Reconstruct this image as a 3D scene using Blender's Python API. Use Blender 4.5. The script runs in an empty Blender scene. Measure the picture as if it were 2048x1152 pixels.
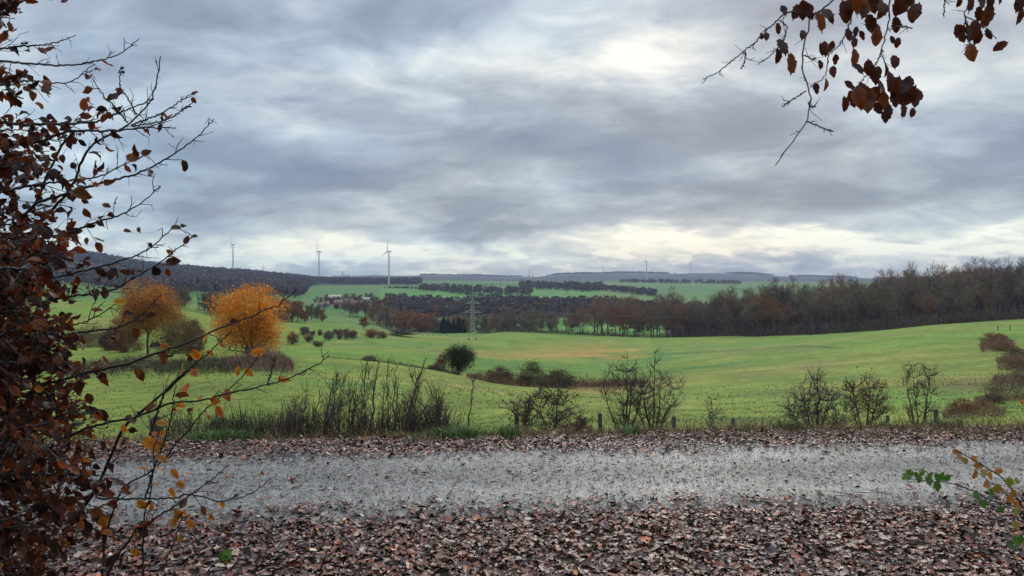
import bpy, math, random
import numpy as np
from mathutils import Vector

R = math.radians
F = 1547.0            # focal length in pixels of the 2048 px wide picture
CAMZ, HOR = 1.65, 560.0
rng = np.random.default_rng(7)
random.seed(7)
scene = bpy.context.scene
COL = scene.collection

# ------------------------------------------------------------------ helpers
def W(px, py, D):
    return np.array([(px - 1024) / F * D, D, CAMZ - (py - HOR) / F * D])

def tag(o, label=None, cat=None, group=None, kind=None):
    if label: o['label'] = label
    if cat: o['category'] = cat
    if group: o['group'] = group
    if kind: o['kind'] = kind
    return o

def empty(name, loc=(0, 0, 0), rz=0.0, s=1.0):
    o = bpy.data.objects.new(name, None)
    o.location = tuple(float(v) for v in loc); o.rotation_euler = (0, 0, rz)
    o.scale = (s, s, s); o.empty_display_size = .2
    COL.objects.link(o)
    return o

def np_mesh(name, V, Fs, mat=None, col=None, smooth=False):
    """V (n,3); Fs: list of (m,k) integer arrays"""
    V = np.asarray(V, dtype=np.float32)
    Fs = [np.asarray(f, dtype=np.int32) for f in (Fs if isinstance(Fs, list) else [Fs]) if len(f)]
    me = bpy.data.meshes.new(name)
    me.vertices.add(len(V)); me.vertices.foreach_set('co', V.ravel())
    loops = np.concatenate([f.ravel() for f in Fs])
    tot = np.concatenate([np.full(len(f), f.shape[1], np.int32) for f in Fs])
    start = np.concatenate([[0], np.cumsum(tot)[:-1]]).astype(np.int32)
    me.loops.add(len(loops)); me.loops.foreach_set('vertex_index', loops)
    me.polygons.add(len(tot)); me.polygons.foreach_set('loop_start', start)
    me.update(calc_edges=True)
    if smooth: me.polygons.foreach_set('use_smooth', np.ones(len(tot), bool))
    if col is not None:
        c = np.ones((len(V), 4), np.float32); c[:, :3] = col
        a = me.color_attributes.new('Col', 'FLOAT_COLOR', 'POINT')
        a.data.foreach_set('color', c.ravel())
    me.validate()
    if mat: me.materials.append(mat)
    return me

def mesh_obj(name, me, parent=None):
    o = bpy.data.objects.new(name, me); COL.objects.link(o)
    if parent: o.parent = parent
    return o

class MB:
    """collects tubes, boxes and ribbons"""
    def __init__(s): s.V = []; s.Q = []; s.T = []; s.C = []; s.n = 0
    def add(s, V, Q=None, T=None, c=None):
        V = np.asarray(V, float).reshape(-1, 3)
        if Q is not None and len(Q): s.Q.append(np.asarray(Q, int) + s.n)
        if T is not None and len(T): s.T.append(np.asarray(T, int) + s.n)
        s.V.append(V); s.n += len(V)
        cc = np.asarray((1, 1, 1) if c is None else c, float)
        s.C.append(np.broadcast_to(cc, (len(V), 3)))
    def tube(s, P, r, k=5, c=None):
        P = np.asarray(P, float); n = len(P)
        r = np.broadcast_to(np.asarray(r, float), (n,))
        T = np.gradient(P, axis=0); T /= np.linalg.norm(T, axis=1)[:, None] + 1e-9
        ref = np.array([0.31, .17, 1.0]) if abs(T[0][2]) < .8 else np.array([1.0, .2, 0.1])
        A = np.cross(T, ref); A /= np.linalg.norm(A, axis=1)[:, None] + 1e-9
        B = np.cross(T, A)
        th = np.arange(k) * 2 * math.pi / k
        ring = P[:, None, :] + r[:, None, None] * (np.cos(th)[None, :, None] * A[:, None, :] + np.sin(th)[None, :, None] * B[:, None, :])
        i = np.arange(n - 1)[:, None] * k; j = np.arange(k)[None, :]; j2 = (j + 1) % k
        q = np.stack([i + j, i + j2, i + k + j2, i + k + j], -1).reshape(-1, 4)
        s.add(ring.reshape(-1, 3), q, c=c)
    def bar(s, a, b, r, k=4): s.tube([a, b], [r, r], k)
    def box(s, c, d, rz=0.0):
        c = np.asarray(c, float); d = np.asarray(d, float) / 2
        v = np.array([[x, y, z] for x in (-1, 1) for y in (-1, 1) for z in (-1, 1)], float) * d
        ca, sa = math.cos(rz), math.sin(rz)
        v = np.stack([v[:, 0] * ca - v[:, 1] * sa, v[:, 0] * sa + v[:, 1] * ca, v[:, 2]], 1) + c
        s.add(v, [[0, 1, 3, 2], [4, 6, 7, 5], [0, 4, 5, 1], [2, 3, 7, 6], [0, 2, 6, 4], [1, 5, 7, 3]])
    def ribbons(s, A, B, w, c=None):
        """thin tapered triangles from A to B, n at once"""
        A = np.asarray(A, float); B = np.asarray(B, float); n = len(A)
        if n == 0: return
        d = B - A; rv = rng.normal(size=(n, 3)); sd = np.cross(d, rv)
        sd /= np.linalg.norm(sd, axis=1)[:, None] + 1e-9
        w = np.broadcast_to(np.asarray(w, float), (n,))[:, None]
        V = np.stack([A - sd * w / 2, A + sd * w / 2, B], 1).reshape(-1, 3)
        T = np.arange(3 * n).reshape(n, 3)
        s.add(V, None, T, None if c is None else np.repeat(np.asarray(c), 3, axis=0))
    def mesh(s, name, mat, col=False, smooth=False):
        V = np.concatenate(s.V); Fs = []
        if s.Q: Fs.append(np.concatenate(s.Q))
        if s.T: Fs.append(np.concatenate(s.T))
        return np_mesh(name, V, Fs, mat, np.concatenate(s.C) if col else None, smooth)
    def build(s, name, mat, parent=None, col=False, smooth=False):
        return mesh_obj(name, s.mesh(name, mat, col, smooth), parent)

def rand_rot(n, tilt=None):
    """random rotation matrices; tilt = sd of tilt from +Z (radians), None = any"""
    if tilt is None:
        q = rng.normal(size=(n, 4)); q /= np.linalg.norm(q, axis=1)[:, None]
        w, x, y, z = q.T
        return np.stack([np.stack([1-2*(y*y+z*z), 2*(x*y-z*w), 2*(x*z+y*w)], -1),
                         np.stack([2*(x*y+z*w), 1-2*(x*x+z*z), 2*(y*z-x*w)], -1),
                         np.stack([2*(x*z-y*w), 2*(y*z+x*w), 1-2*(x*x+y*y)], -1)], 1)
    a = rng.uniform(0, 2*math.pi, n); b = rng.normal(0, tilt, n); c = rng.normal(0, tilt, n)
    def rot(ax, t):
        M = np.zeros((n, 3, 3)); i, j = [(1, 2), (2, 0), (0, 1)][ax]
        M[:, ax, ax] = 1; M[:, i, i] = np.cos(t); M[:, j, j] = np.cos(t); M[:, i, j] = -np.sin(t); M[:, j, i] = np.sin(t)
        return M
    return rot(0, b) @ rot(1, c) @ rot(2, a)

def scatter(temps, Rm, S, T, C):
    """copies of the template shapes [(V,F)] at frames; returns V, [F], colours"""
    n = len(T); pick = rng.integers(0, len(temps), n)
    Vs, Fs, Cs, off = [], {}, [], 0
    S = np.broadcast_to(np.asarray(S, float), (n,))
    for k, (tv, tf) in enumerate(temps):
        ix = np.nonzero(pick == k)[0]
        if not len(ix): continue
        m = len(tv)
        v = np.einsum('nij,mj->nmi', Rm[ix], tv) * S[ix][:, None, None] + T[ix][:, None, :]
        f = (tf[None] + (np.arange(len(ix)) * m)[:, None, None] + off).reshape(-1, tf.shape[1])
        Fs.setdefault(tf.shape[1], []).append(f); Vs.append(v.reshape(-1, 3)); off += m * len(ix)
        Cs.append(np.repeat(C[ix], m, axis=0))
    return np.concatenate(Vs), [np.concatenate(f) for f in Fs.values()], np.concatenate(Cs)

def pchip(x, y, xn):
    x = np.asarray(x, float); y = np.asarray(y, float)
    h = np.diff(x); d = np.diff(y, axis=0) / h.reshape((-1,) + (1,) * (y.ndim - 1))
    m = np.zeros_like(y); m[0] = d[0]; m[-1] = d[-1]
    s = np.sign(d[:-1]) * np.sign(d[1:]) > 0
    hm = 2 * d[:-1] * d[1:] / np.where(np.abs(d[:-1] + d[1:]) < 1e-12, 1e-12, d[:-1] + d[1:])
    m[1:-1] = np.where(s, hm, 0)
    xn = np.clip(xn, x[0], x[-1]); i = np.clip(np.searchsorted(x, xn) - 1, 0, len(x) - 2)
    sh = (-1,) + (1,) * (y.ndim - 1)
    t = ((xn - x[i]) / h[i]).reshape(sh); hh = h[i].reshape(sh)
    return ((1+2*t)*(1-t)**2*y[i] + t*(1-t)**2*hh*m[i] + t*t*(3-2*t)*y[i+1] + t*t*(t-1)*hh*m[i+1])

def vnoise(x, y, seed=0):
    """smooth value noise"""
    xi = np.floor(x).astype(np.int64); yi = np.floor(y).astype(np.int64); fx = x - xi; fy = y - yi
    def h(a, b):
        n = (a * 374761393 + b * 668265263 + seed * 1442695) & 0x7fffffff
        n = ((n ^ (n >> 13)) * 1274126177) & 0x7fffffff
        return ((n ^ (n >> 16)) & 0xffff) / 65535.0
    u = fx*fx*(3-2*fx); v = fy*fy*(3-2*fy)
    return (h(xi, yi)*(1-u)+h(xi+1, yi)*u)*(1-v) + (h(xi, yi+1)*(1-u)+h(xi+1, yi+1)*u)*v
def fbm(x, y, seed=0, o=4):
    r = 0; a = .5
    for k in range(o): r = r + a * vnoise(x * 2**k, y * 2**k, seed + k); a *= .5
    return r
def sstep(a, b, x):
    t = np.clip((x - a) / (b - a), 0, 1); return t*t*(3-2*t)

# ------------------------------------------------------------------ the lie of the land
DK = [11, 14, 22, 40, 65, 95, 130, 180, 260, 360, 430, 520, 650, 900, 1200, 1600, 2200, 3000, 4500, 7000, 10000]
# picture row of the ground at those distances, by picture column
TAB = {
 -350: [None, None, 866, 815, 762, 722, 690, 658, 632, 612, 602, 594, 588, 575, 562, 546, 522, 514, 545, 556, 566],
    0: [None, None, 866, 812, 760, 722, 690, 660, 635, 615, 606, 600, 594, 583, 570, 555, 522, 514, 545, 556, 566],
  150: [None, None, 866, 812, 758, 720, 692, 661, 636, 616, 607, 601, 595, 585, 572, 556, 521, 512, 545, 556, 566],
  300: [None, None, 865, 810, 752, 716, 694, 664, 636, 618, 608, 602, 597, 588, 577, 564, 538, 533, 547, 556, 566],
  512: [None, None, 864, 808, 750, 714, 704, 700, 690, 657, 642, 630, 618, 602, 590, 575, 556, 549, 558, 556, 566],
  700: [None, None, 863, 815, 762, 722, 726, 706, 690, 668, 657, 648, 636, 613, 600, 582, 570, 564, 562, 552, 566],
  850: [None, None, 861, 820, 774, 742, 740, 720, 700, 681, 672, 667, 672, 632, 604, 583, 571, 563, 559, 551, 566],
 1024: [None, None, 858, 815, 792, 775, 767, 737, 711, 690, 680, 667, 672, 634, 607, 586, 573, 565, 560, 554, 566],
 1200: [None, None, 855, 830, 802, 786, 768, 740, 712, 690, 680, 672, 668, 632, 608, 588, 574, 565, 559, 548, 566],
 1400: [None, None, 850, 822, 795, 765, 742, 718, 698, 683, 677, 682, 690, 655, 618, 594, 577, 566, 559, 547, 566],
 1600: [None, None, 846, 815, 785, 750, 722, 695, 679, 670, 668, 668, 664, 640, 614, 594, 579, 567, 560, 553, 568],
 1800: [None, None, 840, 805, 770, 735, 702, 673, 657, 655, 650, 645, 638, 618, 602, 588, 577, 567, 560, 557, 568],
 2048: [None, None, 835, 795, 760, 722, 685, 653, 638, 632, 626, 619, 607, 590, 580, 572, 566, 562, 558, 556, 568],
 2450: [None, None, 830, 788, 748, 708, 670, 640, 625, 618, 612, 605, 592, 578, 570, 566, 562, 560, 558, 557, 568]}
PK = sorted(TAB)
ZT = np.zeros((len(DK), len(PK)))
for j, p in enumerate(PK):
    for i, (D, py) in enumerate(zip(DK, TAB[p])):
        ZT[i, j] = (-.82 if i == 0 else -1.6) if py is None else CAMZ - (py - HOR) / F * D
DKK = [2.0, 7.4, 8.2, 8.9] + DK + [16000]
ZT = np.vstack([np.zeros(len(PK)), np.zeros(len(PK)), np.zeros(len(PK)) - .03, np.zeros(len(PK)) - .17, ZT, ZT[-1] - 200])
LD = np.linspace(math.log(2), math.log(16000), 900); PX = np.linspace(-350, 2450, 281)
ZG = pchip(np.log(DKK), ZT, LD); ZG = pchip(np.array(PK, float), ZG.T, PX).T
SL = 0.085            # the track runs a little askew
def ground(x, y):
    x = np.asarray(x, float); y = np.asarray(y, float)
    D = np.maximum(y, 2.0)
    px = np.clip(1024 + F * x / D, -350, 2450)
    Dt = np.maximum(D - SL * x * np.clip((22 - D) / 12, 0, 1), 2.0)
    a = np.clip((np.log(np.minimum(Dt, 15999)) - LD[0]) / (LD[1] - LD[0]), 0, len(LD) - 1.001)
    b = np.clip((px - PX[0]) / (PX[1] - PX[0]), 0, len(PX) - 1.001)
    i = a.astype(int); j = b.astype(int); u = a - i; v = b - j
    z = (ZG[i, j]*(1-u)+ZG[i+1, j]*u)*(1-v) + (ZG[i, j+1]*(1-u)+ZG[i+1, j+1]*u)*v
    z = z + sstep(18, 90, D) * .008 * np.minimum(D, 500) * (fbm(x / 34 + 7, y / 34) - .47)
    z = z + sstep(9, 30, D) * .28 * (fbm(x / 5.3, y / 5.3, 3, 3) - .44)
    dp = y - SL * x
    bank = np.exp(-((dp - 8.15) / .38) ** 2) * (-.035 + .06 * fbm(x * 1.3 + 3, y * 1.3, 5, 3))
    z = z + bank + .035 * (fbm(x * 2.1, y * 2.1, 9, 3) - .45) * (np.clip(1 - np.abs(dp - 6.4) / 1.2, 0, 1) * -1 + 1) * (D < 12)
    z = z + sstep(4800, 6800, D) * 26 * (fbm(px / 75 + 3, D * 0 + 2, 55, 4) - .45)
    # far round hill behind the left ridge
    z = z + 62 * np.exp(-((px - 372) / 42) ** 2) * np.exp(-((np.log(D) - math.log(5200)) / .12) ** 2)
    return z
def G(px, D):
    x = (px - 1024) / F * D
    return np.array([x, D, float(ground(x, D))])

def hit(px, py, d0=9.5, d1=600):
    """distance at which the ground is first seen at that place"""
    D = np.exp(np.linspace(math.log(d0), math.log(d1), 1500)); z = ground((px - 1024) / F * D, D)
    k = np.nonzero(HOR + (CAMZ - z) * F / D <= py)[0]
    return float(D[k[0]]) if len(k) else d1

# ------------------------------------------------------------------ materials
def new_mat(name):
    m = bpy.data.materials.new(name); m.use_nodes = True
    nt = m.node_tree; nt.nodes.clear()
    out = nt.nodes.new('ShaderNodeOutputMaterial')
    return m, nt, out
def N(nt, t, **kw):
    n = nt.nodes.new('ShaderNode' + t)
    for k, v in kw.items():
        if k in n.inputs.keys(): n.inputs[k].default_value = v
        else: setattr(n, k, v)
    return n
def L(nt, a, b): nt.links.new(a, b)
def noise(nt, scale, detail=4, rough=.55, vec=None):
    n = N(nt, 'TexNoise'); n.inputs['Scale'].default_value = scale; n.inputs['Detail'].default_value = detail
    n.inputs['Roughness'].default_value = rough
    if vec is not None: L(nt, vec, n.inputs['Vector'])
    return n
def ramp(nt, fac, stops):
    r = N(nt, 'ValToRGB'); cr = r.color_ramp
    while len(cr.elements) < len(stops): cr.elements.new(.5)
    for e, (p, c) in zip(cr.elements, stops): e.position = p; e.color = (*c, 1)
    L(nt, fac, r.inputs['Fac']); return r
def mixc(nt, a, b, fac, mode='MIX'):
    m = N(nt, 'Mix', data_type='RGBA', blend_type=mode)
    for s, v in ((m.inputs[6], a), (m.inputs[7], b), (m.inputs[0], fac)):
        if isinstance(v, bpy.types.NodeSocket): L(nt, v, s)
        else: s.default_value = (*v, 1) if isinstance(v, tuple) else v
    return m.outputs[2]
def maprange(nt, v, a, b, c, d):
    m = N(nt, 'MapRange'); L(nt, v, m.inputs[0])
    for i, x in enumerate((a, b, c, d)): m.inputs[i+1].default_value = x
    return m.outputs[0]

def leaf_mat(name, rough=.32, spec=.5, trans=.3, vcol=True, base=(.1, .05, .02)):
    m, nt, out = new_mat(name)
    p = N(nt, 'BsdfPrincipled'); p.inputs['Roughness'].default_value = rough; p.inputs['Specular IOR Level'].default_value = spec
    if vcol:
        a = N(nt, 'Attribute', attribute_name='Col').outputs['Color']
    else:
        a = N(nt, 'RGB').outputs[0]; a.default_value = (*base, 1)
    g = N(nt, 'NewGeometry')
    n = noise(nt, 60, 3, .6, N(nt, 'TexCoord').outputs['Object'])
    c = mixc(nt, a, maprange(nt, n.outputs[0], .3, .7, .72, 1.25), 1.0, 'MULTIPLY')
    L(nt, c, p.inputs['Base Color'])
    if trans > 0:
        t = N(nt, 'BsdfTranslucent'); L(nt, mixc(nt, c, (1.0, .62, .35), .6, 'MULTIPLY'), t.inputs['Color'])
        mx = N(nt, 'MixShader'); mx.inputs[0].default_value = trans
        L(nt, p.outputs[0], mx.inputs[1]); L(nt, t.outputs[0], mx.inputs[2]); L(nt, mx.outputs[0], out.inputs[0])
    else: L(nt, p.outputs[0], out.inputs[0])
    return m

def twig_mat(name, stops, vary=.35, rough=.85):
    """bark and twigs; each tree draws its own tone"""
    m, nt, out = new_mat(name)
    oi = N(nt, 'ObjectInfo'); r = ramp(nt, oi.outputs['Random'], stops)
    n = noise(nt, 1.3, 4, .6, N(nt, 'TexCoord').outputs['Object'])
    c = mixc(nt, r.outputs[0], maprange(nt, n.outputs[0], .3, .7, 1 - vary, 1 + vary), 1.0, 'MULTIPLY')
    p = N(nt, 'BsdfPrincipled'); p.inputs['Roughness'].default_value = rough; p.inputs['Specular IOR Level'].default_value = .2
    L(nt, c, p.inputs['Base Color']); L(nt, p.outputs[0], out.inputs[0])
    return m

def vcol_mat(name, rough=.8, spec=.25, nscale=2.0, vary=.3):
    m, nt, out = new_mat(name)
    a = N(nt, 'Attribute', attribute_name='Col').outputs['Color']
    n = noise(nt, nscale, 4, .6, N(nt, 'TexCoord').outputs['Object'])
    c = mixc(nt, a, maprange(nt, n.outputs[0], .3, .7, 1 - vary, 1 + vary), 1.0, 'MULTIPLY')
    p = N(nt, 'BsdfPrincipled'); p.inputs['Roughness'].default_value = rough; p.inputs['Specular IOR Level'].default_value = spec
    L(nt, c, p.inputs['Base Color']); L(nt, p.outputs[0], out.inputs[0])
    return m

def plain_mat(name, col, rough=.5, metal=0.0, nscale=8.0, vary=.15):
    m, nt, out = new_mat(name)
    n = noise(nt, nscale, 4, .6, N(nt, 'TexCoord').outputs['Object'])
    c = mixc(nt, col, maprange(nt, n.outputs[0], .3, .7, 1 - vary, 1 + vary), 1.0, 'MULTIPLY')
    p = N(nt, 'BsdfPrincipled'); p.inputs['Roughness'].default_value = rough; p.inputs['Metallic'].default_value = metal
    L(nt, c, p.inputs['Base Color']); L(nt, p.outputs[0], out.inputs[0])
    return m

def ground_mat():
    m, nt, out = new_mat('meadow_ground')
    a = N(nt, 'Attribute', attribute_name='Col').outputs['Color']
    pos = N(nt, 'NewGeometry').outputs['Position']
    n0 = noise(nt, .028, 5, .6, pos); n1 = noise(nt, .11, 6, .62, pos); n2 = noise(nt, .9, 5, .65, pos); n3 = noise(nt, 7.0, 4, .6, pos)
    c = mixc(nt, a, maprange(nt, n1.outputs[0], .32, .68, .80, 1.2), 1.0, 'MULTIPLY')
    c = mixc(nt, c, mixc(nt, (.84, .90, .86), (1.18, 1.08, 1.05), maprange(nt, n0.outputs[0], .38, .62, 0, 1)), 1.0, 'MULTIPLY')
    c = mixc(nt, c, maprange(nt, n2.outputs[0], .33, .62, .62, 1.15), 1.0, 'MULTIPLY')
    c = mixc(nt, c, maprange(nt, n3.outputs[0], .3, .7, .8, 1.2), 1.0, 'MULTIPLY')
    # dry grass flecks
    n4 = noise(nt, .45, 6, .7, pos)
    dry = maprange(nt, n4.outputs[0], .55, .72, 0, .55)
    c = mixc(nt, c, mixc(nt, c, (1.35, .86, .75), 1.0, 'MULTIPLY'), dry)
    p = N(nt, 'BsdfPrincipled'); p.inputs['Roughness'].default_value = .9; p.inputs['Specular IOR Level'].default_value = .12
    L(nt, c, p.inputs['Base Color'])
    b = N(nt, 'Bump'); b.inputs['Strength'].default_value = .8; b.inputs['Distance'].default_value = .12
    L(nt, n2.outputs[0], b.inputs['Height']); L(nt, b.outputs[0], p.inputs['Normal'])
    L(nt, p.outputs[0], out.inputs[0])
    return m

def track_mat():
    m, nt, out = new_mat('wet_gravel')
    pos = N(nt, 'NewGeometry').outputs['Position']
    n1 = noise(nt, 1.1, 5, .6, pos); n2 = noise(nt, 14, 6, .7, pos); n3 = noise(nt, 70, 3, .6, pos)
    v = N(nt, 'TexVoronoi'); v.inputs['Scale'].default_value = 55; L(nt, pos, v.inputs['Vector'])
    c = ramp(nt, n2.outputs[0], [(.3, (.070, .065, .056)), (.5, (.145, .137, .122)), (.7, (.245, .235, .212))]).outputs[0]
    c = mixc(nt, c, maprange(nt, n1.outputs[0], .35, .65, .8, 1.2), 1.0, 'MULTIPLY')
    c = mixc(nt, c, maprange(nt, n3.outputs[0], .35, .65, .6, 1.3), 1.0, 'MULTIPLY')
    sep = N(nt, 'SeparateXYZ'); L(nt, pos, sep.inputs[0])
    nw = noise(nt, .5, 3, .5, pos)
    def mth(op, a, b):
        q = N(nt, 'Math', operation=op)
        for i_, v_ in enumerate((a, b)):
            if isinstance(v_, bpy.types.NodeSocket): L(nt, v_, q.inputs[i_])
            else: q.inputs[i_].default_value = v_
        return q.outputs[0]
    dpn = mth('ADD', mth('SUBTRACT', sep.outputs[1], mth('MULTIPLY', sep.outputs[0], SL)), mth('MULTIPLY', mth('SUBTRACT', nw.outputs[0], .5), .5))
    rut = None
    for ctr in (5.95, 7.05):
        g = mth('DIVIDE', mth('SUBTRACT', dpn, ctr), .24); g = mth('EXPONENT', mth('MULTIPLY', mth('MULTIPLY', g, g), -1.0), 0)
        rut = g if rut is None else mth('ADD', rut, g)
    c = mixc(nt, c, mixc(nt, c, (1.16, 1.15, 1.12), 1.0, 'MULTIPLY'), rut)
    mid = mth('DIVIDE', mth('SUBTRACT', dpn, 6.5), .22); mid = mth('MULTIPLY', mth('EXPONENT', mth('MULTIPLY', mth('MULTIPLY', mid, mid), -1.0), 0), .5)
    c = mixc(nt, c, mixc(nt, c, (.66, .62, .56), 1.0, 'MULTIPLY'), mid)
    p = N(nt, 'BsdfPrincipled'); L(nt, c, p.inputs['Base Color'])
    rr = mth('SUBTRACT', maprange(nt, n1.outputs[0], .38, .62, .48, .68), mth('MULTIPLY', rut, .12)); L(nt, rr, p.inputs['Roughness'])
    p.inputs['Specular IOR Level'].default_value = .42
    add = N(nt, 'Math', operation='MULTIPLY_ADD'); L(nt, v.outputs['Distance'], add.inputs[0]); add.inputs[1].default_value = -.35
    L(nt, n2.outputs[0], add.inputs[2])
    b = N(nt, 'Bump'); b.inputs['Strength'].default_value = .5; b.inputs['Distance'].default_value = .014
    L(nt, add.outputs[0], b.inputs['Height']); L(nt, b.outputs[0], p.inputs['Normal'])
    L(nt, p.outputs[0], out.inputs[0])
    return m

M_ground = ground_mat(); M_track = track_mat()
M_litter = leaf_mat('fallen_leaf', .33, .48, .0)
M_leaf = leaf_mat('hanging_leaf', .42, .28, .46)
M_orange = leaf_mat('autumn_leaf', .5, .3, .55)
M_green = leaf_mat('green_leaf', .4, .4, .35)
M_bark = plain_mat('dark_bark', (.022, .016, .013), .55, 0, 30, .4)
M_stem = plain_mat('brown_stem', (.062, .040, .030), .7, 0, 20, .4)
M_barkgrey = plain_mat('grey_bark', (.085, .072, .060), .8, 0, 6, .4)
M_twig = twig_mat('bare_twigs', [(0, (.115, .092, .072)), (.25, (.175, .128, .086)), (.45, (.145, .132, .080)), (.6, (.20, .15, .105)), (.8, (.215, .130, .072)), (1, (.27, .125, .05))])
M_rust = twig_mat('rusty_crown', [(0, (.22, .095, .052)), (.5, (.27, .105, .045)), (1, (.20, .11, .062))])
M_rough = vcol_mat('rough_growth')
M_grass = vcol_mat('grass_blades', .6, .3, 1.0, .2)
M_post = plain_mat('weathered_post', (.03, .025, .02), .8, 0, 12, .4)
M_steel = plain_mat('galvanised_steel', (.34, .35, .34), .5, .3, 1, .1)
M_white = plain_mat('turbine_white', (.62, .63, .63), .45, 0, .05, .04)
M_wall = plain_mat('pale_render', (.33, .29, .25), .8, 0, .5, .08)
M_roof = plain_mat('roof_tiles', (.13, .070, .052), .7, 0, 1.5, .2)
M_roofpale = plain_mat('pale_roof', (.42, .35, .26), .6, 0, 1.5, .1)
M_glass = plain_mat('window_glass', (.03, .035, .04), .15, 0, 1, .05)
M_conifer = twig_mat('dark_needles', [(0, (.012, .024, .016)), (1, (.02, .034, .02))])

# ------------------------------------------------------------------ ground sheet
def build_ground():
    rows = np.concatenate([np.linspace(-60, 1.5, 24), np.exp(np.linspace(math.log(2), math.log(12), 150)), np.exp(np.linspace(math.log(12.1), math.log(9500), 600))])
    us = np.concatenate([np.linspace(-3, -.95, 20), np.linspace(-.93, .93, 620), np.linspace(.95, 3, 20)])
    s = np.maximum(rows, 0) + 9 * np.exp(-np.maximum(rows, 0) / 25) + 1
    X = us[None, :] * s[:, None]; Y = np.broadcast_to(rows[:, None], X.shape)
    Z = ground(X, Y)
    D = np.maximum(Y, 1); px = 1024 + F * X / D; dp = Y - SL * X
    py = HOR + (CAMZ - Z) * F / D
    n1 = fbm(X / 40, Y / 40, 11); n2 = fbm(X / 12, Y / 12, 21); lf = fbm(px / 60, np.log(D) * 9, 31)
    c = np.empty(X.shape + (3,)); 
    green = np.array([.126, .215, .028]); olive = np.array([.182, .212, .034]); c[:] = green
    def put(mask, colr):
        nonlocal c
        c = c * (1 - mask[..., None]) + np.asarray(colr) * mask[..., None]
    put(sstep(.40, .62, n1) * .8, olive)
    put((D < 120) * (px < 620) * .55, (.150, .185, .030))
    # ochre drifts of old grass; darker and paler bands paint in folds
    def blob(p0, d0, sp, sd, colr, amt):
        m = np.exp(-((px - p0 + 60 * (n2 - .45)) / sp) ** 2 - ((np.log(D / d0) + .5 * (n2 - .45)) / sd) ** 2)
        put(np.clip(m * amt * (.5 + n1), 0, 1), colr)
    blob(1150, 290, 110, .12, (.36, .215, .05), 1.5)
    blob(1020, 255, 120, .09, (.29, .21, .05), .9)
    blob(1240, 96, 90, .10, (.27, .20, .045), .9)
    blob(1180, 118, 90, .09, (.17, .075, .03), 1.25)
    blob(1400, 150, 190, .06, (.055, .15, .03), .7)
    blob(1310, 232, 130, .07, (.055, .165, .035), 1.0)
    blob(1480, 200, 150, .05, (.22, .20, .05), .8)
    blob(800, 300, 260, .06, (.065, .165, .035), .8)
    blob(1100, 190, 260, .06, (.075, .175, .035), .8)
    blob(900, 75, 200, .10, (.20, .20, .05), .7)
    blob(700, 60, 150, .12, (.07, .16, .03), .7)
    blob(1620, 110, 260, .05, (.20, .19, .05), .8)
    blob(1800, 85, 200, .06, (.075, .17, .033), .8)
    blob(1700, 65, 120, .10, (.21, .17, .045), .6)
    blob(1450, 26, 120, .10, (.05, .10, .02), .8)
    blob(1500, 22, 170, .07, (.14, .12, .035), .8)
    blob(1960, 60, 120, .18, (.16, .10, .04), .8)
    blob(820, 460, 90, .10, (.27, .25, .06), .8)
    blob(150, 230, 200, .12, (.25, .19, .05), .6)
    blob(380, 76, 130, .07, (.13, .08, .045), .8)
    # trodden line on the right-hand field
    t = np.exp(-((np.log(D) - np.log(np.maximum(236 - (px - 1375) * .25 + 8 * (n2 - .5), 50))) / .012) ** 2) * (px > 1365) * (px < 1690)
    put(np.clip(t * .9, 0, 1), (.06, .065, .028))
    t = np.exp(-((np.log(D) - np.log(np.maximum(215 - (px - 1375) * .22 + 10 * (n2 - .5), 50))) / .05) ** 2) * (px > 1400) * (px < 1640); put(np.clip(t * .6, 0, 1), (.21, .18, .05))
    # brook line
    # far fields
    far = sstep(430, 560, D) * (px < 930) + sstep(560, 620, D) * (px >= 930)
    parcel = vnoise(px / 210 + .3 * np.log(D), np.log(D) * 4.2, 77)
    fc = np.stack([.055 + .07 * parcel, .155 + .04 * parcel, .035 + .012 * parcel], -1)
    c = c * (1 - far[..., None]) + fc * far[..., None]
    put(sstep(850, 900, D) * (1 - sstep(1130, 1180, D)) * (px > 780) * 1.0, (.035, .028, .022))
    put(((D > 640) & (D < 860) & (px > 930) & (px < 1420)) * 1.0, (.11, .25, .035))
    put(sstep(1150, 1250, D) * (1 - sstep(1750, 1800, D)) * (px > 760) * (px < 1000 + 200), (.085, .21, .04))
    # wooded ridge on the left and the blue hills far off
    rid = sstep(1500, 1650, D + 700 * (px - 300) / 500 * (px > 300)) * (px < 840) * (D < 4000)
    rid = np.clip((sstep(1350, 1500, D - np.clip((px - 350) * 2.1, 0, 900)) * (1 - sstep(3600, 4000, D)) * (px < 840 - 0 * px)), 0, 1)
    put(rid, (.035, .028, .024))
    put(sstep(3300, 3800, D) * np.where(lf > .36, 1, .75), (.036, .034, .030))
    # woods on the right: leaf litter floor
    edge = np.interp(px, [930, 1200, 1450, 1600, 1800, 2048, 2400], [535, 525, 420, 350, 305, 288, 270])
    put(sstep(-4, 6, D - edge) * (px > 1330) * (D < 1200), (.045, .03, .02))
    # verge, litter soil and bank
    put((1 - sstep(8.3, 9.2, dp)) * 1.0, (.040, .026, .018))
    put(sstep(8.2, 8.8, dp) * (1 - sstep(11, 14, D)), (.075, .065, .028))
    idx = np.arange(X.size).reshape(X.shape)
    q = np.stack([idx[:-1, :-1], idx[:-1, 1:], idx[1:, 1:], idx[1:, :-1]], -1).reshape(-1, 4)
    o = mesh_obj('ground', np_mesh('ground', np.stack([X, Y, Z], -1).reshape(-1, 3), q, M_ground, c.reshape(-1, 3), True))
    tag(o, 'rolling green meadows and fields beyond the leaf strewn verge', kind='structure')
build_ground()

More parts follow.
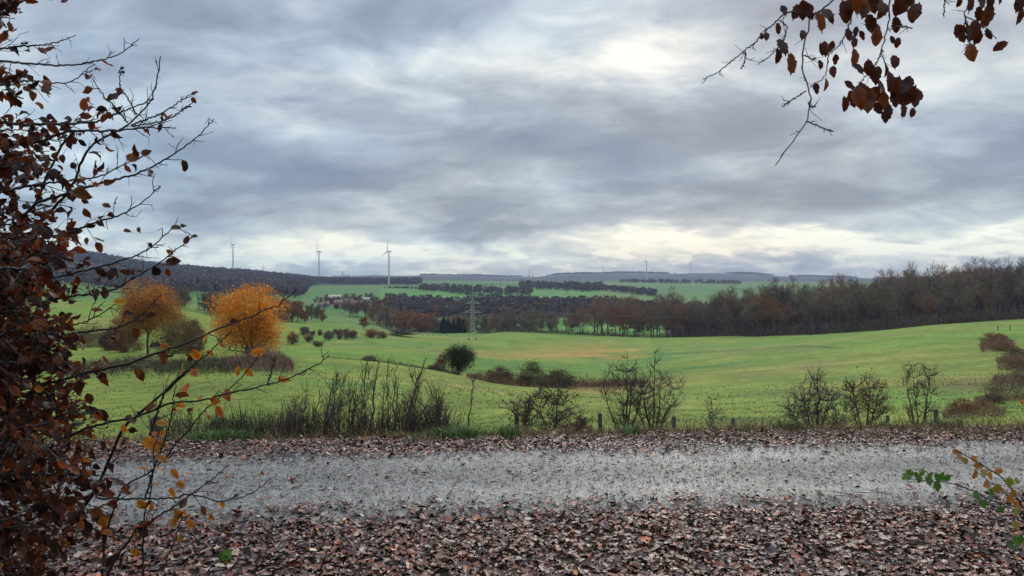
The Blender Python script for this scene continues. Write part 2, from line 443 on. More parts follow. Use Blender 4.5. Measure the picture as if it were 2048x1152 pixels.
def build_track():
    nx, ny = 500, 46
    x = np.linspace(-16, 16, nx); t = np.linspace(0, 1, ny)
    near = 5.30 + .16 * (fbm(x * .6, x * 0 + 1, 41) - .5); far = 7.62 + .22 * (fbm(x * .6, x * 0 + 5, 43) - .5)
    X = np.broadcast_to(x, (ny, nx)); DP = near + (far - near) * t[:, None]
    Y = DP + SL * X
    Z = ground(X, Y); edge = np.minimum(t, 1 - t)[:, None]
    e = sstep(0, .16, edge)
    Z = Z - .004 + e * (.021 + .022 * (fbm(X * .9, Y * 1.6, 51) - .3) - .010 * np.exp(-((DP - 5.9) / .25) ** 2) - .010 * np.exp(-((DP - 7.1) / .25) ** 2))
    idx = np.arange(X.size).reshape(X.shape)
    q = np.stack([idx[:-1, :-1], idx[:-1, 1:], idx[1:, 1:], idx[1:, :-1]], -1).reshape(-1, 4)
    o = mesh_obj('track', np_mesh('track', np.stack([X, Y, Z], -1).reshape(-1, 3), q, M_track, None, True))
    tag(o, 'wet grey gravel track crossing in front of the meadows', kind='structure')
build_track()
def near_z(x, y):
    dp = y - SL * x
    z = ground(x, y)
    return z + np.where((dp > 5.5) & (dp < 7.5), .02, 0)

# ------------------------------------------------------------------ leaf shapes
def leaf_oval(rows=6, width=.62, fold=.25, curl=.5, wave=.08, jag=.0, seed=0):
    r = np.random.default_rng(seed); v = []
    ts = np.linspace(0, 1, rows)
    for i, t in enumerate(ts):
        w = width / 2 * (math.sin(math.pi * t ** .85) ** .8 if 0 < t < 1 else 0.015) * (1 + jag * r.normal())
        a = curl * (t - .3); y = math.sin(a) / curl
        z0 = -(1 - math.cos(a)) / curl
        for sgn in (-1, 0, 1):
            v.append((sgn * w, y + (jag * .35 * r.normal() if sgn else 0), z0 + abs(sgn) * w * fold + (wave * r.normal() if sgn else 0) * (.3 + t)))
    f = []
    for i in range(rows - 1):
        a = i * 3
        f += [(a, a+1, a+4, a+3), (a+1, a+2, a+5, a+4)]
    v = np.array(v); v[:, 1] -= v[0, 1]
    return v, np.array(f)
def leaf_lobed(lobes, curl=.3, seed=0, stalk=True):
    """palmate or oak-like outline as a fan round the midrib"""
    r = np.random.default_rng(seed)
    pts = np.array(lobes, float); half = pts
    out = np.concatenate([half, (half * [-1, 1])[::-1]])
    c = np.array([[0, .42]])
    P = np.concatenate([c, out]); n = len(out)
    z = curl * (np.abs(P[:, 0]) * 1.0 + .6 * (P[:, 1] - .4) ** 2) + r.normal(0, .035, len(P))
    V = np.column_stack([P, z]); V[0, 2] = -.02
    f = np.array([(0, 1 + i, 1 + (i + 1) % n) for i in range(n)])
    return V, f
OAK = [(.02, 0), (.12, .16), (.09, .26), (.24, .36), (.15, .47), (.32, .60), (.18, .70), (.24, .84), (.08, .92), (.0, 1.0)]
MAPLE = [(.02, .0), (.18, .03), (.30, .10), (.30, .20), (.46, .28), (.40, .38), (.36, .42), (.48, .60), (.40, .66), (.26, .64), (.22, .84), (.10, .92), (.0, 1.0)]
T_oval = [leaf_oval(6, w_, fo, c, .07, .06, i) for i, (c, w_, fo) in enumerate(((.3, .62, .3), (.7, .56, .5), (1.1, .64, .2), (-.4, .58, .35), (1.5, .6, .6), (1.9, .5, .9), (.9, .6, -.25), (-.9, .55, .5)))]
T_litter4 = [leaf_oval(5, w, f, c, .10, .08, 10 + i) for i, (w, f, c) in enumerate(((.6, .3, .5), (.55, .5, 1.0), (.66, -.2, .6), (.6, .2, -.7), (.5, .8, 1.4)))]
T_litter3 = [leaf_lobed(OAK, .35, 1), leaf_lobed(OAK, .7, 2), leaf_lobed(OAK, -.4, 3), leaf_lobed(MAPLE, .35, 4), leaf_lobed(MAPLE, -.4, 5)]
T_maple = [leaf_lobed(MAPLE, .25, 6), leaf_lobed(MAPLE, -.2, 7), leaf_lobed(MAPLE, .5, 8)]

def pick_col(n, cols, w, sd=.18):
    c = np.array(cols)[rng.choice(len(cols), n, p=np.array(w) / sum(w))]
    return np.clip(c * np.exp(rng.normal(0, sd, (n, 1))) * np.exp(rng.normal(0, .06, (n, 3))), 0, 1)
LIT = [(.105, .033, .016), (.040, .016, .011), (.19, .042, .014), (.22, .105, .062), (.125, .058, .038), (.42, .13, .02), (.36, .25, .18)]
LITW = [24, 34, 18, 10, 12, 1.2, 7]

def litter():
    Vs, Fs3, Fs4, Cs, off = [], [], [], [], 0
    def spread(n, d0, d1, tilt, s0, s1, lift, thin=None):
        nonlocal off
        y = rng.uniform(d0, d1, n); x = rng.uniform(-1, 1, n) * (y * .80 + 1.2)
        dp = y
        y = dp + SL * x
        if thin is not None:
            k = rng.uniform(0, 1, n) < thin(x, dp); x, y = x[k], y[k]
        n = len(x)
        z = near_z(x, y) + rng.uniform(0, 1, n) ** 2 * lift + .008
        C = pick_col(n, LIT, LITW)
        Rm = rand_rot(n, tilt); S = s0 + (s1 - s0) * rng.uniform(0, 1, n) ** 1.4; S *= np.where(rng.uniform(0, 1, n) < .05, 1.45, 1)
        h = n // 2
        for tm, sl in ((T_litter4, slice(0, h)), (T_litter3, slice(h, n))):
            v, f, c = scatter(tm, Rm[sl], S[sl], np.column_stack([x, y, z])[sl], C[sl])
            (Fs4 if f[0].shape[1] == 4 else Fs3).append(f[0] + off); Vs.append(v); Cs.append(c); off += len(v)
    edge_n = lambda x: 5.50 + .45 * (fbm(x * .7, x * 0, 61) - .5)
    spread(58000, 2.6, 6.0, .20, .028, .072, .024, lambda x, d: (1 - sstep(-.45, .4, d - edge_n(x))) * np.clip(.25 + 1.5 * fbm(x * 1.7, d * 2.2, 65, 3), 0, 1))
    spread(21000, 6.9, 8.6, .22, .028, .066, .022, lambda x, d: sstep(-.45, .35, d - 7.45 - .5 * (fbm(x * .8, x * 0, 63) - .5)))
    spread(9500, 5.1, 7.8, .2, .015, .06, .004, lambda x, d: .22 + .78 * sstep(.6, 1.1, np.abs(d - 6.4)))
    spread(1500, 8.5, 9.6, .5, .04, .08, .05)
    o = mesh_obj('leaf_litter', np_mesh('leaf_litter', np.concatenate(Vs), [np.concatenate(Fs4), np.concatenate(Fs3)], M_litter, np.concatenate(Cs)))
    tag(o, 'wet brown fallen leaves strewn along both edges of the track', 'fallen leaves', kind='stuff')
    mb = MB()
    for i in range(420):
        dpt = rng.uniform(2.8, 5.9) if i < 300 else rng.uniform(7.3, 8.6); xt = rng.uniform(-1, 1) * (dpt * .75 + .6); a = rng.uniform(0, 6.28); l = rng.uniform(.05, .28)
        d2 = np.array([math.cos(a), math.sin(a), rng.normal(0, .08)]) * l; p0 = np.array([xt, dpt + SL * xt, 0]); p0[2] = float(near_z(p0[0], p0[1])) + .028
        mb.tube([p0, p0 + d2 * .5 + rng.normal(0, .006, 3), p0 + d2 + rng.normal(0, .008, 3)], [.003, .0024, .0014], 4)
    tag(mb.build('fallen_twigs', M_bark), 'thin dark fallen twigs lying among the leaves beside the track', 'twigs', kind='stuff')
    # crumbs of leaf, twig and stone on the gravel
    n = 54000
    x = rng.uniform(-7, 7, n); dp = rng.uniform(5.3, 7.6, n); y = dp + SL * x; z = near_z(x, y) + .004
    tv = np.array([(-.5, -.3, 0), (.5, -.35, .1), (.35, .4, .25), (-.3, .35, .1)]); tf = np.array([(0, 1, 2, 3)])
    tv2 = np.array([(-.12, -1, 0), (.12, -1, .1), (.10, 1, .2), (-.1, 1, .1)])
    v, f, c = scatter([(tv, tf), (tv2, tf)], rand_rot(n, .35), rng.uniform(.004, .019, n), np.column_stack([x, y, z]),
                      pick_col(n, [(.03, .024, .02), (.07, .045, .03), (.22, .21, .19)], [6, 4, 2]))
    o = mesh_obj('track_debris', np_mesh('track_debris', v, f, M_litter, c))
    tag(o, 'small dark scraps of leaf and twig trodden into the wet gravel', 'debris', kind='stuff')
litter()

# ------------------------------------------------------------------ grass
def blades(pos, h, w, cols, lean=.5, per=3):
    n = len(pos); pos = np.repeat(pos, per, 0); h = np.repeat(h, per) * rng.uniform(.6, 1.1, n * per); cols = np.repeat(cols, per, 0)
    a = rng.uniform(0, 2*math.pi, n * per); w = np.repeat(np.broadcast_to(w, (n,)), per)
    sd = np.column_stack([np.cos(a), np.sin(a), a * 0]) * w[:, None] / 2
    b = rng.uniform(0, 2*math.pi, n * per); off = np.column_stack([np.cos(b), np.sin(b), b * 0])
    base = pos + off * (h * .25)[:, None] * rng.uniform(0, 1, (n * per, 1))
    mid = base + off * (h * lean * .35)[:, None] + [0, 0, 1] * (h * .6)[:, None]
    tip = base + off * (h * lean)[:, None] + [0, 0, 1] * (h * .95)[:, None]
    V = np.stack([base - sd, base + sd, mid + sd * .7, mid - sd * .7, tip], 1).reshape(-1, 3)
    i = np.arange(n * per)[:, None] * 5
    return V, [np.concatenate([i + [0, 1, 2, 3]]), np.concatenate([i + [3, 2, 4]])], np.repeat(cols, 5, 0)
def grass():
    # verge tufts
    n = 9000; x = rng.uniform(-9, 9, n); dp = rng.normal(8.62, .30, n); y = dp + SL * x
    k = (fbm(x * 1.1, y * 1.1, 71) + .35 * sstep(8.2, 9.2, dp)) > .62
    x, y, dp = x[k], y[k], dp[k]; n = len(x)
    px = 1024 + F * x / y
    g = fbm(x * .8 + 5, y * .8, 73); C = pick_col(n, [(.085, .14, .03), (.27, .18, .08), (.15, .14, .05), (.24, .11, .05)], [3, 4, 3, 3])
    V, Fs, c = blades(np.column_stack([x, y, ground(x, y)]), rng.uniform(.035, .11, n), .007, C, .8, 5)
    o = mesh_obj('verge_grass', np_mesh('verge_grass', V, Fs, M_grass, c))
    tag(o, 'tufts of green and straw coloured grass along the far verge', 'grass', kind='stuff')
    # lush green tufts at particular spots
    n = 900; spots = [(430, 8.35, 60), (470, 8.5, 40), (925, 8.45, 45), (880, 8.5, 30), (1880, 9.2, 30), (1020, 8.4, 18), (1260, 8.6, 14), (1575, 8.9, 25)]
    P = []
    for sp, sd, wd in spots:
        m = int(wd * 4); P.append(np.column_stack([(sp + rng.normal(0, wd * .5, m) - 1024) / F * sd, sd + rng.normal(0, .12, m)]))
    P = np.concatenate(P); n = len(P)
    V, Fs, c = blades(np.column_stack([P, ground(P[:, 0], P[:, 1])]), rng.uniform(.06, .17, n), .009, pick_col(n, [(.05, .13, .025), (.07, .15, .03), (.10, .14, .035)], [3, 3, 2]), .8, 5)
    o = mesh_obj('lush_grass', np_mesh('lush_grass', V, Fs, M_grass, c))
    tag(o, 'fresh green grass clumps growing out of the leafy verge', 'grass', kind='stuff')
    # meadow tussocks
    n = 17000; D = np.exp(rng.uniform(math.log(12), math.log(80), n)); x = rng.uniform(-.78, .78, n) * D
    k = fbm(x / 3, D / 3, 75) > .36
    x, D = x[k], D[k]; n = len(x)
    h = rng.uniform(.05, .15, n) * (1 + .6 * (D > 60)); left = x < -.25 * D
    C = pick_col(n, [(.12, .21, .035), (.165, .20, .042), (.24, .19, .06), (.095, .15, .03)], [5, 4, 1.4, .7], .10)
    V, Fs, c = blades(np.column_stack([x, D, ground(x, D) - .01]), h, np.maximum(.02, D * .0007), C, .9, 3)
    o = mesh_obj('meadow_grass', np_mesh('meadow_grass', V, Fs, M_grass, c))
    tag(o, 'short green pasture grass covering the nearer meadow', 'grass', kind='stuff')
grass()

# ------------------------------------------------------------------ woody plants
def grow(seed, height, stems=1, levels=3, spread=.9, kids=(8, 6, 5), ratio=(.62, .55, .5), r0=.12, up=.25, first=.25, lean=.0, jit=.12, wander=.10):
    """returns list of (points, radius0, level)"""
    r = np.random.default_rng(seed); out = []
    def branch(p, d, ln, rad, lev):
        n = 6 if lev == 0 else (5 if lev == 1 else 4)
        P = [p]; d = d / np.linalg.norm(d)
        for i in range(n):
            d = d + r.normal(0, wander, 3) + np.array([0, 0, up * (.5 if lev == 0 else .35)]) / n * (1 if lev else .6)
            d /= np.linalg.norm(d); P.append(P[-1] + d * ln / n)
        P = np.array(P); out.append((P, rad, lev))
        if lev >= levels: return
        k = kids[lev]; 
        for j in range(k):
            t = first + (1 - first) * (j + r.uniform(0, 1)) / k if lev == 0 else .2 + .8 * (j + r.uniform(0, 1)) / k
            t = min(t, .98); q = t * n; i = int(q); pp = P[i] + (P[min(i+1, n)] - P[i]) * (q - i)
            dd = P[min(i+1, n)] - P[i]; dd = dd / (np.linalg.norm(dd) + 1e-9)
            s = r.normal(0, 1, 3); s -= dd * (s @ dd); s /= np.linalg.norm(s) + 1e-9
            nd = dd * r.uniform(.5, .9) + s * spread * r.uniform(.7, 1.1) + np.array([0, 0, up * .4])
            branch(pp, nd, ln * ratio[lev] * r.uniform(.7, 1.15) * (1 - .45 * t * (lev == 0)), rad * .55 * (1 - .5 * t), lev + 1)
    for s in range(stems):
        a = r.uniform(0, 2*math.pi); l = lean if stems == 1 else r.uniform(.08, .5) * spread
        branch(np.array([.06 * height * math.cos(a) * (stems > 1) * .4, .06 * height * math.sin(a) * (stems > 1) * .4, -.15]),
               np.array([math.cos(a) * l, math.sin(a) * l, 1.0]), height * (r.uniform(.75, 1.0) if stems > 1 else .8), r0 / (stems ** .5), 0)
    return out
def wood_parts(br, thick=1, k=5, twk=3, minr=.004, ribbon=None):
    """trunk mesh (levels <= thick) and crown mesh (finer)"""
    tr, cr = MB(), MB(); A = []; B = []; 
    for P, rad, lev in br:
        rr = np.linspace(rad, max(rad * .45, minr), len(P))
        if lev <= thick: tr.tube(P, np.maximum(rr, minr), k if lev == 0 else max(3, k - 1))
        elif ribbon is None: cr.tube(P[::1], np.maximum(rr * .8, minr), twk)
        else: A += list(P[:-1]); B += list(P[1:] + (P[1:] - P[:-1]) * .3)
    if ribbon is not None and A: cr.ribbons(np.array(A), np.array(B), ribbon)
    return tr, cr

def put_tree(proto_children, name, loc, rz, s, label, cat, group=None, sz=None):
    o = empty(name, loc, rz, s)
    if sz: o.scale = (s, s, sz)
    tag(o, label, cat, group)
    for nm, me in proto_children:
        mesh_obj(nm, me, o)
    return o

# --- far tree kinds (1 unit = 1 m)
def fuzz(br, n, ln, w, levels=(2, 3), col=None):
    """extra fine twigs round the outer branches"""
    pts = np.concatenate([P[1:] for P, r_, l in br if l in levels])
    dirs = np.concatenate([np.diff(P, axis=0) for P, r_, l in br if l in levels])
    dirs /= np.linalg.norm(dirs, axis=1)[:, None] + 1e-9
    i = rng.integers(0, len(pts), n)
    a = pts[i] + rng.normal(0, .25, (n, 3)); d = dirs[i] * .8 + rng.normal(0, .55, (n, 3)) + [0, 0, .25]
    d /= np.linalg.norm(d, axis=1)[:, None]
    return a, a + d * (ln * rng.uniform(.5, 1.3, n))[:, None], w

def make_bare_tree(seed, h=17, mat=None, dens=1.0, spread=.85, first=.28, leafy=0):
    br = grow(seed, h, 1, 3, spread, (11, 7, 5), (.50, .50, .5), h * .016, .35, first, .06, .12, .10)
    tr, cr = wood_parts(br, 1, 6, 3, .03, ribbon=.10)
    a, b, w = fuzz(br, int(2600 * dens), h * .07, .075); cr.ribbons(a, b, w)
    if leafy:
        a, b, w = fuzz(br, int(leafy), .5, .40, (2, 3)); cr.ribbons(a, b, w)
    return [('trunk', tr.mesh('trunk', M_barkgrey)), ('crown', cr.mesh('crown', mat or M_twig))]
bare = [make_bare_tree(100 + i, 17 + 1.5 * (i % 3), None, 1.0, .75 + .08 * i, .22 + .05 * (i % 3)) for i in range(5)]
rust = [make_bare_tree(200 + i, 15, M_rust, 1.1, .9, .2, 2400) for i in range(3)]

bushy = [make_bare_tree(250 + i, 13, None, 2.0, 1.0, .05) for i in range(3)]
rustbushy = [make_bare_tree(260 + i, 13, M_rust, 1.6, 1.0, .06, 2400) for i in range(2)]

def make_bush(seed, w=4, h=3, n=2600, mat=None, rib=.05, ln=.5):
    br = grow(seed, h, 7, 2, 1.1, (6, 5), (.5, .5), .10, .25, .12)
    P = np.concatenate([p for p, r_, l in br]); sc = np.array([w / max(np.ptp(P[:, 0]), .1), w / max(np.ptp(P[:, 1]), .1), h / max(P[:, 2].max(), .1)])
    br = [(p * sc, r_, l) for p, r_, l in br]
    tr, cr = wood_parts(br, 0, 4, 3, .012, ribbon=rib)
    a, b, ww = fuzz(br, n, ln, rib, (0, 1, 2)); cr.ribbons(a, b, ww)
    return [('stem', tr.mesh('stem', M_barkgrey)), ('foliage', cr.mesh('foliage', mat or M_twig))]
bushes = [make_bush(300 + i, 4.2, 3.0, 3000, M_twig, .07, .6) for i in range(3)]

# woods on the right, tree by tree
def woods():
    r = np.random.default_rng(5); pts = []
    edge = lambda p: np.interp(p, [930, 1200, 1450, 1600, 1800, 2048, 2400], [545, 532, 425, 355, 312, 292, 275])
    tries = 0
    while len(pts) < 235 and tries < 60000:
        tries += 1
        p = r.uniform(985, 2130); D = edge(p) + r.uniform(0, 1) ** 1.3 * (130 if p > 1400 else 60)
        x = (p - 1024) / F * D
        sp = 8.0 if p > 1350 else 9.5
        if 1085 < p < 1330 and r.uniform() < .08: continue
        if all((x - a) ** 2 + (D - b) ** 2 > sp * sp for a, b, _ in pts): pts.append((x, D, p))
    for i, (x, D, p) in enumerate(pts):
        front = D - edge(p) < 14
        q = r.uniform()
        kind = rust if q < (.15 if p > 1400 else .06) else bare
        base = kind[r.integers(len(kind))]
        topy = np.interp(p, [985, 1100, 1250, 1350, 1480, 1600, 1700, 1850, 2048], [622, 615, 592, 590, 578, 566, 556, 544, 528])
        z = float(ground(x, D)); H = (HOR - topy) / F * D + CAMZ - z
        H = np.clip(H, 9, 30) * r.uniform(.74, 1.02) * (1.0 if D - edge(p) > 10 else .86)
        s = H / 17.0
        lab = ('rust tinged tree among the bare trees of the wood on the right' if kind is rust else 'bare brown tree in the dense wood edging the right hand field')
        put_tree(base, 'woodland_tree', (x, D, z), r.uniform(0, 6.28), s, lab, 'tree', 'trees of the wood on the right')
    # undergrowth along the wood's edge
    A, B = [], []
    n = 26000; p = r.uniform(960, 2150, n); D = edge(p) + r.uniform(-3, 26, n); x = (p - 1024) / F * D
    z = ground(x, D); hh = r.uniform(.5, 1, n) * 7.0 * np.clip(2.2 * (fbm(x / 7, D / 7, 81) - .22), .08, 1.2) * np.where((p > 1105) & (p < 1250), .8, 1.1)
    a = np.column_stack([x, D, z + hh * r.uniform(0, 1, n)]); d = r.normal(0, .5, (n, 3)) + [0, 0, .7]
    mb = MB(); mb.ribbons(a, a + d * 1.5, .22, pick_col(n, [(.105, .076, .055), (.09, .08, .05), (.15, .085, .05)], [5, 3, 2]))
    tag(mb.build('undergrowth', M_rough, None, True), 'dark tangled undergrowth at the foot of the right hand wood', 'undergrowth', kind='stuff')
woods()

# lower-detail masses of trees far off: one object each
def mass_tree(seed, n=46, h=1.0, w=.5):
    r = np.random.default_rng(seed)
    c = r.normal(0, 1, (n, 3)); c /= np.linalg.norm(c, axis=1)[:, None]; c *= r.uniform(.55, 1, (n, 1)) ** .5
    c = c * [w / 2, w / 2, .34] + [0, 0, .64]
    d = r.normal(0, 1, (n, 3)); e = r.normal(0, 1, (n, 3))
    s = .13
    V = np.stack([c + d * s * .6, c + e * s * .6, c - (d + e) * s * .4], 1).reshape(-1, 3)
    T = np.arange(3 * n).reshape(n, 3)
    tv = np.array([(-.02, 0, -.05), (.02, 0, -.05), (.0, 0, .6), (0, -.02, -.05), (0, .02, -.05), (0, 0, .6)])
    return np.concatenate([V, tv]), np.concatenate([T, np.array([[0, 1, 2], [3, 4, 5]]) + 3 * n])
T_mass = [mass_tree(400 + i, 60, 1, .5 + .1 * i) for i in range(4)]
def far_wood(name, px, D, h, cols, w, label, cat='wood', squash=1.0, sd=.15):
    px = np.asarray(px); D = np.asarray(D); x = (px - 1024) / F * D
    n = len(x); P = np.column_stack([x, D, ground(x, D)])
    Rm = rand_rot(n, .001); Rm = Rm * np.array([squash, squash, 1])[None, :, None]
    v, f, c = scatter(T_mass, Rm, h, P, pick_col(n, cols, w, sd))
    o = mesh_obj(name, np_mesh(name, v, f, M_rough, c)); tag(o, label, cat, kind='stuff')
BRN = [(.078, .056, .048), (.095, .064, .048), (.064, .056, .050), (.15, .075, .042)]
def samp(n, p0, p1, f): # f(px)->(d0,d1)
    p = rng.uniform(p0, p1, n); d0, d1 = f(p); return p, d0 + (d1 - d0) * rng.uniform(0, 1, n)
p, d = samp(7600, -350, 842, lambda p: (np.interp(p, [-350, 0, 150, 240, 420, 600, 640, 842], [1500, 1450, 1250, 1020, 1000, 1080, 2250, 2300]), 3050 + 0 * p))
k = rng.uniform(0, 1, len(d)) < np.interp(d, [1000, 2000, 3000], [1, .7, .6]); k &= ~((p < 200) & (d > 1750) & (d < 2000))
far_wood('ridge_wood', p[k], d[k], rng.uniform(11, 19, k.sum()), BRN, [5, 3, 4, .6], 'purplish brown woods covering the long ridge below the big turbines', squash=1.3)
p, d = samp(5200, 840, 2200, lambda p: (6350 + 0 * p, 7300 + 0 * p))
k = fbm(p / 60, np.log(d) * 5, 31) > .40
far_wood('hill_woods', p[k], d[k], rng.uniform(9, 17, k.sum()), BRN, [4, 2, 4, .3], 'dark woods on the far blue hills along the horizon', squash=1.5)
p, d = samp(700, -350, 700, lambda p: (4700 + 0 * p, 5600 + 0 * p))
far_wood('hilltop_wood', p, d, rng.uniform(14, 22, 700), BRN, [4, 2, 4, .1], 'faint blue wooded hilltop peeping over the left ridge', squash=2.0)
p, d = samp(1000, 775, 1420, lambda p: (885 + 0 * p, 1150 + 0 * p))
far_wood('valley_wood', p, d, rng.uniform(9, 16, 1000), BRN + [(.17, .065, .024)], [5, 3, 4, 1, .35], 'band of brown valley woods between the near field and the far green fields', squash=1.2)
p, d = samp(420, 1360, 2200, lambda p: (np.interp(p, [1360, 1600, 2048], [560, 500, 440]), np.interp(p, [1360, 1600, 2048], [900, 760, 640])))
far_wood('back_wood', p, d, rng.uniform(15, 21, 420), BRN, [5, 3, 3, 1.4], 'depth of bare brown trees behind the front rows of the right hand wood', squash=1.0)

# hedgerows and copses across the far fields
def hedge(name, pts, n, h, label, spread=10, cols=BRN, w=(5, 3, 4, .6)):
    pts = np.array(pts, float); t = rng.uniform(0, len(pts) - 1.001, n); i = t.astype(int); u = (t - i)[:, None]
    q = pts[i] * (1 - u) + pts[i+1] * u
    far_wood(name, q[:, 0] + rng.normal(0, 1.5, n), q[:, 1] + rng.normal(0, spread, n), rng.uniform(.35, 1, n) ** 1.2 * h, cols, list(w), label, 'hedge', 1.15)
hedge('hedgerow', [(770, 1850), (850, 1680), (930, 1480), (1010, 1330)], 187, 8, 'dark hedge slanting down across the far green fields', 8)
hedge('copse', [(840, 1700), (900, 1600), (970, 1520), (1060, 1500)], 204, 17, 'brown copse beside the slanting hedge on the far fields', 45)
hedge('wood_strip', [(1040, 2050), (1130, 1950), (1200, 1850)], 340, 20, 'reddish brown strip of wood on the far field left of the twin pylons', 90, BRN, (5, 4, 3, 1.5))
hedge('field_wood', [(1190, 1900), (1250, 1750), (1310, 1600)], 204, 16, 'grey brown wood sloping down to the right of the twin pylons', 40)
hedge('field_hedge', [(860, 2300), (900, 2250), (960, 2280), (1010, 2400)], 60, 6, 'thin dark hedge across the upper far field', 10)
hedge('ridge_strip', [(1240, 3000), (1350, 2900), (1480, 2800)], 221, 17, 'long strip of wood below the far wind turbines', 60)

# ------------------------------------------------------------------ middle-distance trees, one by one
def tree_at(kind, px, D, hpx, label, cat='tree', name='field_tree', group=None, unit=17.0, wide=1.0):
    loc = G(px, D); s = hpx * D / F / unit
    o = put_tree(kind[rng.integers(len(kind))], name, loc, rng.uniform(0, 6.28), s * wide, label, cat, group, s)
    return o
r_ = np.random.default_rng(12)
for i in range(30):
    px = rng.uniform(548, 648); D = rng.uniform(470, 545); h = np.interp(px, [548, 580, 620, 650], [40, 44, 38, 20]) * rng.uniform(.75, 1.05)
    tree_at(rustbushy if i % 7 == 0 else bushy, px, D, h, 'rust tinged tree in the thicket right behind the orange tree' if i % 7 == 0 else 'dark bare tree in the thicket right behind the orange tree', group='thicket behind the orange tree', wide=1.15, unit=13)
for i in range(30):
    px = rng.uniform(330, 475); D = rng.uniform(395, 450); h = np.interp(px, [330, 360, 430, 475], [34, 42, 46, 30]) * rng.uniform(.75, 1.05)
    tree_at(bushy, px, D, h, 'dark bare tree in the clump between the two orange trees', group='clump between the orange trees', wide=1.15, unit=13)
for px, D, h, k in [(780, 590, 34, 0), (795, 560, 36, 0), (806, 600, 46, 1), (822, 590, 50, 1), (838, 575, 52, 1), (852, 600, 54, 1), (866, 585, 48, 0), (790, 620, 40, 0), (812, 620, 44, 1), (830, 545, 36, 1), (846, 550, 38, 1), (770, 600, 30, 0), (880, 610, 42, 0), (905, 560, 34, 0), (930, 560, 40, 0), (965, 565, 44, 0), (985, 560, 46, 0), (1005, 570, 44, 0), (1030, 560, 40, 0), (955, 590, 46, 0), (1000, 600, 50, 0), (760, 640, 34, 0), (745, 660, 36, 0), (775, 680, 44, 0), (755, 700, 40, 0), (700, 690, 34, 0), (715, 700, 36, 0), (730, 705, 38, 0), (745, 700, 40, 0), (765, 690, 40, 0), (785, 660, 42, 0), (690, 720, 26, 0), (900, 600, 44, 0), (940, 600, 46, 0), (920, 620, 50, 1), (975, 600, 48, 0), (1015, 600, 46, 0), (1045, 580, 42, 0), (1060, 590, 42, 0), (1075, 575, 40, 0), (870, 640, 54, 1), (850, 650, 58, 1), (825, 640, 56, 1), (800, 650, 50, 0)]:
    tree_at(rustbushy if k else bushy, px, D, h * (1 if k else .92), 'russet leaved tree in the valley clump left of the pylon' if k else 'bare grey brown tree in the valley row by the pylon', group='trees in the valley near the pylon', unit=13, wide=1.3)
tree_at(rustbushy, 729, 440, 32, 'lone russet topped round tree standing in the field right of the bush row', unit=15, wide=1.2)
for px, D, h, k in [(643, 930, 14, 0), (655, 960, 18, 0), (668, 980, 15, 0), (664, 860, 15, 1), (685, 900, 16, 0), (700, 880, 18, 0), (715, 930, 17, 0), (722, 980, 22, 0), (745, 960, 24, 0), (758, 940, 22, 1), (767, 960, 26, 1), (752, 1000, 20, 0), (695, 1000, 22, 0), (708, 1010, 22, 0), (735, 1050, 22, 0), (741, 1060, 24, 0), (672, 1010, 15, 0), (634, 990, 12, 0), (735, 820, 24, 0), (770, 850, 24, 0), (790, 830, 26, 0), (812, 850, 26, 0), (750, 800, 20, 0), (652, 780, 13, 0), (672, 785, 15, 1), (686, 790, 15, 0), (705, 795, 17, 0), (718, 800, 17, 0), (661, 940, 13, 0), (678, 950, 15, 0), (690, 945, 17, 0), (706, 950, 18, 0), (716, 940, 20, 0), (650, 990, 12, 0), (640, 960, 11, 0), (630, 930, 10, 0), (737, 900, 15, 0), (722, 905, 14, 0)]:
    tree_at(rustbushy if k else bushy, px, D, h, 'rusty brown tree by the hamlet on the far green slope' if k else 'small bare tree among the houses of the far hamlet', group='trees around the hamlet', unit=13, wide=1.25)

def conifer(seed, h=15):
    r = np.random.default_rng(seed); tr, cr = MB(), MB()
    tr.tube([(0, 0, -.2), (0, 0, h * .97)], [.22, .03], 6)
    n = 2400; t = r.uniform(.06, 1, n) ** .8; a = r.uniform(0, 6.28, n); rad = (1 - t) * h * .21 * r.uniform(.4, 1.1, n) + .1
    A = np.column_stack([np.cos(a) * rad * .3, np.sin(a) * rad * .3, t * h]); B = np.column_stack([np.cos(a) * rad, np.sin(a) * rad, t * h - rad * .35])
    cr.ribbons(A, B, .55); return [('trunk', tr.mesh('trunk', M_barkgrey)), ('crown', cr.mesh('crown', M_conifer))]
con = [conifer(1), conifer(2)]
for px, D, h in [(888, 548, 36), (896, 552, 34), (907, 556, 34), (918, 550, 37), (925, 556, 34)]:
    tree_at(con, px, D, h, 'dark green conifer in the clump just left of the pylon', name='conifer', group='conifers left of the pylon', unit=15, wide=rng.uniform(1.7, 2.4))
for px, D, h, l in [(729, 840, 24, 'dark conifer standing in front of the white hamlet house'), (745, 830, 15, 'small dark conifer right of the white hamlet house'), (877, 880, 14, 'small pointed conifer rising from the left of the valley wood'), (898, 885, 17, 'taller pointed conifer rising from the valley wood')]:
    tree_at(con, px, D, h, l, name='conifer', unit=15)

